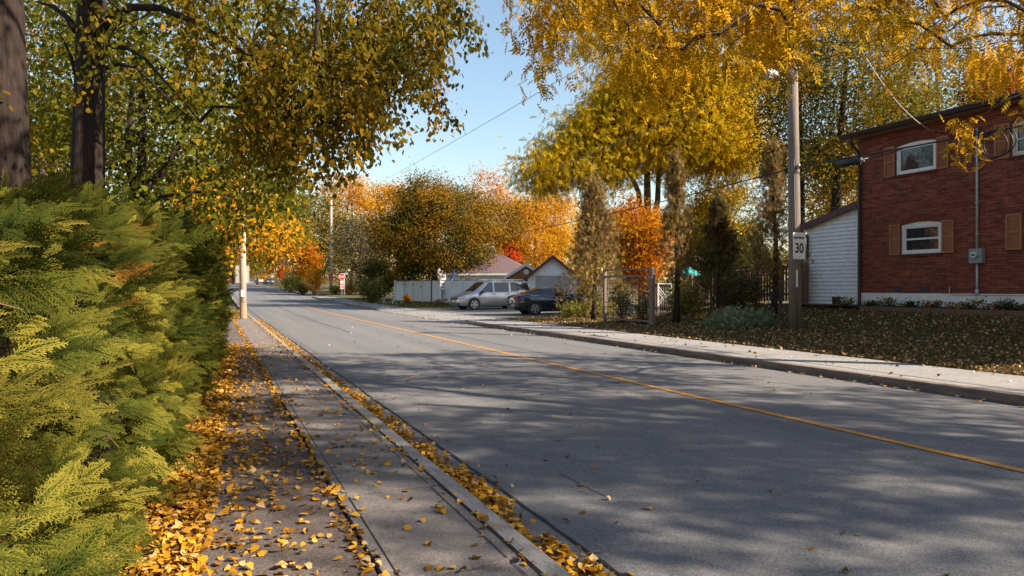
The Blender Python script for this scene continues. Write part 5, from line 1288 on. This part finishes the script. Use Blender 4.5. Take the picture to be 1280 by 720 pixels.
# street lamp on the pole
za = 1.6 + (HZ - 97) / FPX * dA
rt = empty('street_lamp', (PA[0] - .1, PA[1], za - .3), 'grey street lamp head on a bracket high on the brown pole', 'street lamp', rz=math.radians(180 - 8))
mb = MB(); mb.tube([(.12, 0, 0), (.30, 0, .22), (.55, 0, .30)], .03, 8); mb.build('bracket', M['grey_metal'], rt)
mb = MB(); mb.tube([(.48, 0, .30), (.58, 0, .33), (.78, 0, .34), (.98, 0, .31), (1.05, 0, .28)], [.04, .10, .14, .12, .04], 12); mb.build('lamp_head', plain('pale_grey_lamp', (0.55, 0.56, 0.57), .4), rt)
mb = MB(); mb.tube([(.80, 0, .24), (.80, 0, .17), (.80, 0, .13)], [.11, .10, .05], 12); mb.build('lens', M['lamp_lens'], rt)
# left pole
PB = G(304, 398.5); dB = float(PB @ np.array([ST, CT, 0]))
rt = empty('utility_pole', PB, 'pale sunlit wooden pole between left sidewalk and kerb', 'utility pole')
mb = MB(); mb.tube([(0, 0, -.2), (-.02, 0, 2.5), (-.06, 0, 8.5)], [.16, .15, .12], 16); mb.build('pole', M['wood_pale'], rt)
mb = MB(); mb.tube([(0, 0, .02), (0, 0, .75)], [.164, .161], 16, False); mb.build('stained_base', surface_mat('red_brown_stain', (0.24, 0.14, 0.09), (0.40, 0.26, 0.18), 7, .9, .2), rt)
mb = MB(); mb.box(-.10, .06, -.19, -.175, 1.05, 1.35); mb.build('notice', M['white'], rt)
q = P(303, HZ, dB + .6); zb_ = 1.6 + (HZ - 353.5) / FPX * (dB + .6); zt_ = 1.6 + (HZ - 332) / FPX * (dB + .6)
rt = empty('road_sign', (q[0], q[1], gz(q[0], q[1])), 'grey back of a rectangular road sign just behind the pale pole', 'sign', rz=-TH * .5)
mb = MB(); mb.prism([(-.31, 0, zb_ - rt.location[2]), (.31, 0, zb_ - rt.location[2]), (.31, 0, zt_ - rt.location[2]), (-.31, 0, zt_ - rt.location[2])], (0, .006, 0)); mb.build('panel', M['sign_back'], rt)
mb = MB(); mb.box(.10, .17, -.05, -.002, 0, 2.35); mb.build('post', M['sign_white'], rt)
# far corner pole
PC = at(414, 93); 
rt = empty('utility_pole', PC, 'tall grey pole with V shaped arms at the far street corner', 'utility pole')
mb = MB(); mb.tube([(0, 0, -.2), (0, 0, 6), (0, 0, 12.6)], [.24, .20, .15], 12); mb.build('pole', surface_mat('grey_pink_pole', (0.26, 0.20, 0.18), (0.42, 0.34, 0.31), 4, .8, .2, stretch=(5, 5, .4)), rt)
for sgn in (-1, 1):
    mb = MB(); mb.tube([(sgn * .1 * CT, -sgn * .1 * ST, 6.4), (sgn * .9 * CT, -sgn * .9 * ST, 7.2), (sgn * 1.8 * CT, -sgn * 1.8 * ST, 7.7)], .05, 8)
    mb.tube([(sgn * 1.7 * CT, -sgn * 1.7 * ST, 7.68), (sgn * 2.4 * CT, -sgn * 2.4 * ST, 7.74)], [.08, .12], 8); mb.build('lamp_arm', M['grey_metal'], rt)
mb = MB(); mb.box(-.26, -.245, -.3, .3, 1.6, 2.5); mb.box(-.2, .2, -.30, -.27, 1.5, 2.6)
mb.build('poster', plain('faded_red_poster', (0.36, 0.07, 0.07), .7), rt)
# stop sign with street name blade
q = at(427.5, 78); rt = empty('stop_sign', q, 'red octagonal stop sign with tabs below at the far corner', 'sign', rz=-TH * .75)
zc = 1.6 + (HZ - 346) / FPX * 78 - q[2]
mb = MB(); mb.box(-.035, .035, .0, .07, 0, zc + .35); mb.build('post', M['grey_metal'], rt)
R8 = .40; oc = [(R8 * math.cos(math.radians(22.5 + 45 * k)), -.012, zc + R8 * math.sin(math.radians(22.5 + 45 * k))) for k in range(8)]
mb = MB(); mb.prism(oc, (0, .008, 0)); mb.build('panel', M['sign_red'], rt)
mb = MB(); 
for k in range(8):
    a, b_ = np.array(oc[k]), np.array(oc[(k + 1) % 8]); c0 = np.array([0, -.012, zc]); dd = np.array([0, -.004, 0])
    mb.add([a * 1 + dd, b_ + dd, c0 + (b_ - c0) * .93 + dd, c0 + (a - c0) * .93 + dd], [(0, 1, 2, 3)])
mb.build('border', M['white'], rt)
text('lettering', 'STOP', .30, M['white'], rt, (0, -.016, zc), (math.radians(90), 0, 0), .85, .006)
mb = MB(); mb.box(-.2, .2, -.014, -.004, zc - .66, zc - .45); mb.build('tab', M['white'], rt)
mb = MB(); mb.box(-.22, .22, -.012, -.004, zc - 1.42, zc - .68); mb.build('tab', M['sign_red'], rt)
mb = MB()
for k in range(4): mb.box(-.19, .19, -.018, -.013, zc - .82 - k * .19, zc - .74 - k * .19)
mb.build('stripe', M['white'], rt)
q = at(430.5, 80); rt = empty('street_name_sign', q, 'pale blue green street name blade on a grey post behind the stop sign', 'sign', rz=-TH)
zc = 1.6 + (HZ - 343.2) / FPX * 80 - q[2]
mb = MB(); mb.tube([(0, 0, 0), (0, 0, zc + .1)], .04, 8); mb.build('post', M['conduit'], rt)
mb = MB(); mb.box(-.35, .42, -.02, .02, zc - .02, zc + .16); mb.build('blade', M['sign_teal'], rt)

# ------------------------------------------------------------------ overhead cables
def cable(label, a, b_, sag, r, m='cable', n=40, name='overhead_cable'):
    a, b_ = np.array(a, float), np.array(b_, float); pts = []
    for i in range(n + 1):
        t = i / n; p = a + (b_ - a) * t; p[2] -= 4 * sag * t * (1 - t); pts.append(p)
    mb = MB(); mb.tube(pts, r, 6); return tag(mb.build(name, M[m]), label, 'cable'), pts
A7 = PA + np.array([-.10, -.2, 7.6]); A5 = PA + np.array([-.09, -.2, 4.75]); C8 = PC + np.array([0, -.2, 8.2]); C12 = PC + np.array([0, -.2, 11.6])
nearp = np.array([15.6, -26.0, 0])
cable('thin grey power line from the brown pole top to the far corner pole', A7, PC + np.array([0, -.2, 9.8]), 1.6, .012, 'cable_grey')
cable('thin grey power line crossing open sky high over the road edge', C12, (11.4, -30, 9.2), .7, .011, 'cable_grey', 60)
cable('thick black telephone cable sagging from the brown pole to the far corner', A5, PC + np.array([0, -.2, 8.2]), 2.0, .018, 'cable')
_, cp = cable('thick black telephone cable passing in front of the brick house', A5, nearp + np.array([0, 0, 6.2]), .55, .022, 'cable', 60)
_, cp2 = cable('black power line from the brown pole top over the house lawn', A7, nearp + np.array([0, 0, 9.0]), .4, .016, 'cable', 60)
def pix(p):
    v = np.array(p) - np.array([0, 0, CAMZ]); d = v @ np.array([ST, CT, 0]); return 640 + FPX * (v @ np.array([CT, -ST, 0])) / d, HZ - FPX * v[2] / d
def near_px(pts, px): return min(pts, key=lambda p: abs(pix(p)[0] - px) if (np.array(p) @ np.array([ST, CT, 0])) > 1 else 1e9)
pa = np.array(near_px(cp, 1042)); pb_ = np.array(near_px(cp, 1076)); u = (pb_ - pa); ln = np.linalg.norm(u); u = u / ln
rt = empty('cable_closure', pa, 'black cylindrical splice case hanging on the telephone cable', 'splice case')
mb = MB(); dz = np.array([0, 0, -.12]); n0 = u * .05; mb.tube([n0 * 0 + dz, n0 * .6 + dz, u * (.72) + dz, u * .76 + dz], [.06, .095, .095, .05], 14); mb.build('case', M['black_trim'], rt)
mb = MB(); rng = np.random.default_rng(77)
for k in range(4):
    pts = [u * .76 + dz + rng.normal(size=3) * .05 for _ in range(7)]; mb.tube(pts, .006, 5)
mb.build('loose_wire', M['conduit'], rt)
for x in (.15, .6): mb = MB(); mb.tube([u * x + dz * .3, u * x + np.array([0, 0, .02])], .012, 5); mb.build('hanger', M['cable'], rt)
e0 = pa + u * .76 + dz; e1 = np.array(near_px(cp, 1122)); md = (e0 + e1) / 2 + np.array([0, 0, -.03])
mb = MB(); mb.tube([e0, md, e1], .012, 6); tag(mb.build('lead_cable', M['cable']), 'short black lead rising from the splice case to the cable', 'cable')
pc_ = np.array(near_px(cp, 1250)); dcl = float(pc_ @ np.array([ST, CT, 0])); r0 = 17.5 / FPX * dcl
rt = empty('cable_coil', pc_, 'round coil of black cable hanging below the telephone cable at right', 'cable coil')
for j in range(3):
    mb = MB(); pts = []; rr = r0 * (1 + .05 * j); tl_ = (-.06, .03, .09)[j]
    for k in range(29):
        a = 2 * math.pi * k / 28; hvec = u * math.cos(a) * rr; pts.append(hvec + np.array([tl_ * math.sin(a) * .4, 0, rr * math.sin(a) * (.98 - .03 * j) - r0 * .98 + .02 * j]) + u * tl_)
    mb.tube(pts, .013, 6, False); mb.build('loop', M['cable'], rt)
h0 = PXP(1168, 165, XF - .04); s0 = np.array(near_px(cp2, 1064))
cable('pale twisted service wire dropping to the brick house wall', s0, h0, .35, .016, 'cable_white')
h1 = PXP(1224, 163, XF - .06)
cable('black wire running under the eave to the meter pipe', h0, h1 + np.array([0, .1, 0]), .05, .012, 'cable')
mb = MB(); pts = []
for k in range(22):
    a = 2 * math.pi * k / 18 + .8; pts.append(h1 + np.array([-.05, .22 + .27 * math.cos(a), -.22 + .25 * math.sin(a)]))
mb.tube(pts, .012, 6); tag(mb.build('wire_loop', M['cable']), 'loop of black wire at the top of the meter pipe', 'cable')

# ================================================================== CARS
def car(name, label, loc, rz, S, wheels, wr, paint, side_glass, shield, rear_glass, extras, group=None, simple=False):
    """S: stations along the length (x, z bottom, z shoulder, z top, half width, top half width)"""
    root = empty(name, loc, label, 'car', group, rz); S = np.array(S, float)
    # refine stations
    xs = sorted(set(list(S[:, 0]) + list(np.linspace(S[0, 0], S[-1, 0], 34))))
    f = lambda c: np.interp(xs, S[:, 0], S[:, c])
    zb, zs, zt, w, wt = (f(c) for c in range(1, 6)); vs = []; nseg = 0
    for i, x in enumerate(xs):
        hs = zs[i]; ht = zt[i]; half = [(0, zb[i]), (w[i] * .82, zb[i]), (w[i] * .955, zb[i] + .07), (w[i] * .99, zb[i] + (hs - zb[i]) * .35), (w[i], zb[i] + (hs - zb[i]) * .62), (w[i] * .975, hs - .02), (w[i] * .955, hs),
                (wt[i] + (w[i] * .955 - wt[i]) * .12, hs + (ht - hs) * .86), (wt[i] * .90, ht - .012), (wt[i] * .5, ht), (0, ht + .006)]
        k = len(half); ring = [(x, y, z) for y, z in half] + [(x, -y, z) for y, z in half[-2:0:-1]]
        vs += ring; nseg = len(ring)
    fs = [(i * nseg + j, i * nseg + (j + 1) % nseg, (i + 1) * nseg + (j + 1) % nseg, (i + 1) * nseg + j) for i in range(len(xs) - 1) for j in range(nseg)]
    fs += [tuple(range(nseg)), tuple((len(xs) - 1) * nseg + j for j in range(nseg))]
    mb = MB(); mb.add(vs, fs, True); body = mb.build('body', M[paint], root)
    if simple: md = None
    def side(x, z, sgn, off=.008):
        zs_, zt_, w_, wt_ = (float(np.interp(x, S[:, 0], S[:, c])) for c in (2, 3, 4, 5))
        z1 = zs_ + (zt_ - zs_) * .86; y1 = wt_ + (w_ * .955 - wt_) * .12
        if z >= zs_: t = min(1, (z - zs_) / max(.01, z1 - zs_)); y = w_ * .955 + (y1 - w_ * .955) * t
        else: y = w_ * (1.0 - .03 * max(0, (z - (zs_ - .25)) / .25))
        return (x, sgn * (y + off), z)
    def zt_at(x): return float(np.interp(x, S[:, 0], S[:, 3]))
    for poly in side_glass:
        for sgn in (-1, 1):
            mb = MB(); pts = [side(x, z, sgn) for x, z in poly]; c0 = side(sum(p[0] for p in poly) / len(poly), sum(p[1] for p in poly) / len(poly), sgn, .010)
            mb.add(pts + [c0], [(i, (i + 1) % len(pts), len(pts)) for i in range(len(pts))]); mb.build('side_window', M['car_glass'], root)
    for nm, (xa, ya, xb, yb) in (('windscreen', shield), ('rear_window', rear_glass)):
        mb = MB(); n = 6; vv = []
        for k in range(n + 1):
            t = k / n; x = xa + (xb - xa) * t; y = ya + (yb - ya) * t
            for q in (-1, -.5, 0, .5, 1): vv.append((x, q * y, zt_at(x) + .016 - (.012 if abs(q) == 1 else 0)))
        mb.add(vv, [(k * 5 + j, k * 5 + j + 1, k * 5 + j + 6, k * 5 + j + 5) for k in range(n) for j in range(4)], True); mb.build(nm, M['car_glass'], root)
    for x in wheels:
        for sgn in (-1, 1):
            wv = float(np.interp(x, S[:, 0], S[:, 4]))
            mb = MB(); mb.cyl((x, sgn * (wv - .05), wr + .03), (0, 1, 0), wr * 1.17, .112, 28); mb.build('wheel_arch', M['black_trim'], root)
            mb = MB(); yc = sgn * (wv - .09); mb.tube([(x, yc - .105, wr), (x, yc - .08, wr), (x, yc + .08, wr), (x, yc + .105, wr)] if True else 0, [wr * .92, wr, wr, wr * .92], 28); wh = mb.build('wheel', M['rubber'], root)
            mb = MB(); yo = yc + sgn * .108
            mb.tube([(x, yo - .006, wr), (x, yo + .006, wr)], [wr * .70, wr * .70], 24); mb.build('wheel_well', M['black_trim'], wh)
            mb = MB()
            for k in range(10):
                a = 2 * math.pi * k / 10 + (.12 if k % 2 else -.12); ca, sa = math.cos(a), math.sin(a); p1 = np.array([x + ca * wr * .12, yo + sgn * .012, wr + sa * wr * .12]); p2 = np.array([x + ca * wr * .66, yo + sgn * .010, wr + sa * wr * .66])
                pr = np.array([-sa, 0, ca]) * .022; mb.add([p1 - pr, p1 + pr, p2 + pr * 1.3, p2 - pr * 1.3], [(0, 1, 2, 3)])
            ring = [(x + math.cos(a) * wr * rr_, yo + sgn * .011, wr + math.sin(a) * wr * rr_) for rr_ in (.64, .73) for a in np.linspace(0, 2 * math.pi, 25)[:-1]]
            mb.add(ring, [(i, (i + 1) % 24, 24 + (i + 1) % 24, 24 + i) for i in range(24)]); mb.cyl((x, yo + sgn * .01, wr), (0, 1, 0), wr * .15, .02, 12)
            mb.build('rim', M['rim'], wh)
    extras(root, side, S)
    return root
def van_extras(root, side, S):
    for sgn in (-1, 1):
        mb = MB(); mb.add([(.06, sgn * .58, .80), (.30, sgn * .90, .84), (.36, sgn * .93, .74), (.20, sgn * .88, .66), (.03, sgn * .62, .68)], [(0, 1, 2, 3, 4)])
        for i in range(5): mb.v[i] = (mb.v[i][0] - .012, mb.v[i][1] * 1.02, mb.v[i][2])
        mb.build('headlight', M['lamp_lens'], root)
        mb = MB(); mb.add([side(4.95, .95, sgn, .012), side(5.02, 1.35, sgn, .014), side(5.07, 1.35, sgn, .014), side(5.08, .95, sgn, .012)], [(0, 1, 2, 3)]); mb.build('tail_light', M['tail_lens'], root)
        mb = MB(); mb.box(1.38, 1.52, sgn * 1.0 - .0 if sgn > 0 else -1.2, 1.2 if sgn > 0 else -1.0, 1.02, 1.17); mb.build('wing_mirror', M['black_trim'], root)
        for x in (2.2, 3.2): mb = MB(); p = side(x, .98, sgn, .012); q = side(x + .22, .98, sgn, .012); mb.tube([p, q], .018, 6); mb.build('door_handle', M['paint_van'], root)
        for x in (1.35, 2.45, 3.55):
            mb = MB(); pts = [side(x, z, sgn, .004) for z in (.35, .5, .65, .8, .95)]; mb.tube(pts, .006, 4); mb.build('door_seam', M['black_trim'], root)
        mb = MB(); mb.tube([(1.9, sgn * .70, 1.84), (2.1, sgn * .72, 1.90), (4.4, sgn * .73, 1.91), (4.6, sgn * .72, 1.85)], .022, 6); mb.build('roof_rail', M['chrome'], root)
        mb = MB(); mb.tube([side(1.3, 1.05, sgn, .012), side(3.0, 1.07, sgn, .012), side(4.95, 1.12, sgn, .012)], .012, 6); mb.build('belt_trim', M['chrome'], root)
    mb = MB(); mb.box(-.03, .10, -.52, .52, .60, .78); mb.build('grille', M['black_trim'], root)
    mb = MB(); mb.box(-.05, .12, -.75, .75, .30, .44); mb.build('bumper', M['black_trim'], root)
    mb = MB(); mb.box(-.045, -.032, -.16, .16, .46, .58); mb.build('licence_plate', M['sign_white'], root)
van_S = [(0.0, .34, .66, .70, .62, .50), (.12, .24, .74, .80, .86, .62), (.45, .22, .90, .93, .96, .74), (0.85, .20, 1.00, 1.07, .99, .78), (1.05, .20, 1.03, 1.18, .99, .76), (1.80, .20, 1.05, 1.74, .995, .76), (2.4, .20, 1.07, 1.86, .995, .79), (4.2, .20, 1.10, 1.86, .99, .79), (4.84, .22, 1.12, 1.80, .97, .77), (5.04, .28, 1.12, 1.58, .93, .76), (5.12, .36, .98, 1.14, .88, .72)]
pv = P(567.5, HZ, 43.0); vx, vy = pv[0], pv[1]
car('parked_minivan', 'silver grey minivan parked nose to the road beside the white fence', (vx, vy, gz(vx + 1, vy) + .01), math.radians(2), van_S, (.98, 4.08), .345, 'paint_van',
    [[(1.42, 1.11), (2.28, 1.11), (2.28, 1.72), (2.02, 1.70)], [(2.38, 1.11), (3.40, 1.13), (3.40, 1.73), (2.38, 1.73)], [(3.52, 1.14), (4.88, 1.18), (4.76, 1.69), (3.52, 1.73)]],
    (1.02, .74, 1.86, .66), (4.84, .60, 5.03, .64), van_extras)
def sedan_extras(root, side, S):
    for sgn in (-1, 1):
        mb = MB(); mb.add([(4.66, sgn * .50, .93), (4.50, sgn * .80, .96), (4.28, sgn * .88, .93), (4.36, sgn * .915, .82), (4.56, sgn * .84, .76), (4.62, sgn * .66, .74), (4.67, sgn * .52, .86)], [(0, 1, 2, 3, 4, 5, 6)])
        for i in range(7): mb.v[i] = (mb.v[i][0] + .02, mb.v[i][1] * 1.03, mb.v[i][2])
        mb.build('tail_light', M['tail_lens'], root)
        mb = MB(); mb.add([(.04, sgn * .52, .70), (.36, sgn * .86, .76), (.40, sgn * .88, .66), (.10, sgn * .60, .60)], [(0, 1, 2, 3)])
        for i in range(4): mb.v[i] = (mb.v[i][0] - .012, mb.v[i][1] * 1.02, mb.v[i][2])
        mb.build('headlight', M['lamp_lens'], root)
        mb = MB(); mb.box(1.60, 1.74, .88 if sgn > 0 else -1.08, 1.08 if sgn > 0 else -.88, .93, 1.06); mb.build('wing_mirror', M['paint_sedan'], root)
        for x in (2.35, 3.15): mb = MB(); mb.tube([side(x, .84, sgn, .012), side(x + .2, .85, sgn, .012)], .016, 6); mb.build('door_handle', M['chrome'], root)
        for x in (1.55, 2.62, 3.42):
            mb = MB(); mb.tube([side(x, z, sgn, .004) for z in (.3, .45, .6, .75, .86)], .006, 4); mb.build('door_seam', M['black_trim'], root)
        mb = MB(); mb.tube([side(1.75, .93, sgn, .012), side(2.7, .95, sgn, .012), side(3.85, 1.02, sgn, .012), side(3.55, 1.17, sgn, .012)], .012, 6); mb.build('belt_trim', M['chrome'], root)
    mb = MB(); mb.box(4.55, 4.66, -.70, .70, .26, .42); mb.build('bumper', M['black_trim'], root)
    mb = MB(); mb.box(4.655, 4.672, -.17, .17, .62, .75); mb.build('licence_plate', M['sign_white'], root)
    mb = MB(); mb.box(-.02, .1, -.5, .5, .45, .62); mb.build('grille', M['black_trim'], root)
sed_S = [(0.0, .32, .56, .62, .60, .45), (.12, .22, .66, .72, .80, .58), (.45, .19, .76, .82, .88, .70), (1.15, .17, .86, .93, .90, .74), (1.45, .17, .88, 1.00, .90, .72), (2.15, .17, .90, 1.36, .90, .60), (2.65, .17, .92, 1.42, .90, .60), (3.2, .17, .94, 1.37, .90, .58), (3.85, .18, .97, 1.16, .90, .62), (4.2, .20, .97, 1.05, .89, .66), (4.45, .24, .93, 1.02, .84, .66), (4.60, .30, .80, .93, .76, .62), (4.64, .40, .70, .80, .68, .58)]
ps = P(636, HZ, 35.6); sx, sy_ = ps[0], ps[1]; a = math.radians(180 - 8)
lx, ly = sx - 4.64 * math.cos(a), sy_ - 4.64 * math.sin(a)
car('parked_sedan', 'black sedan parked tail to the road in front of the minivan', (lx, ly - .3, gz(sx + 1, sy_) + .01), a, sed_S, (.92, 3.62), .325, 'paint_sedan',
    [[(1.78, .95), (2.55, .96), (2.55, 1.31), (2.22, 1.28)], [(2.63, .97), (3.34, .99), (3.28, 1.26), (2.63, 1.32)], [(3.42, 1.0), (3.78, 1.03), (3.36, 1.22)]],
    (1.42, .68, 2.18, .58), (3.22, .56, 4.12, .62), sedan_extras)
def no_extras(root, side, S):
    for sgn in (-1, 1): mb = MB(); mb.box(-.02, .03, sgn * .55 - .12, sgn * .55 + .12, .62, .74); mb.build('headlight', M['lamp_lens'], root)
for px, py, d, pt, lab, nm in ((326, 354, 172, 'paint_white', 'tiny white car at the far end of the road', 'distant_car'), (287, 354.5, 185, 'paint_red', 'tiny red car at the far left end of the road', 'distant_car'), (338, 355, 150, 'paint_blue', 'tiny dark blue car far off on the right of the road', 'distant_car')):
    q = at(px, d); car(nm, lab, q, math.radians(95), sed_S, (.92, 3.62), .325, pt, [[(1.78, .95), (3.34, .99), (3.28, 1.26), (2.22, 1.28)]], (1.42, .68, 2.18, .58), (3.22, .56, 4.12, .62), no_extras)
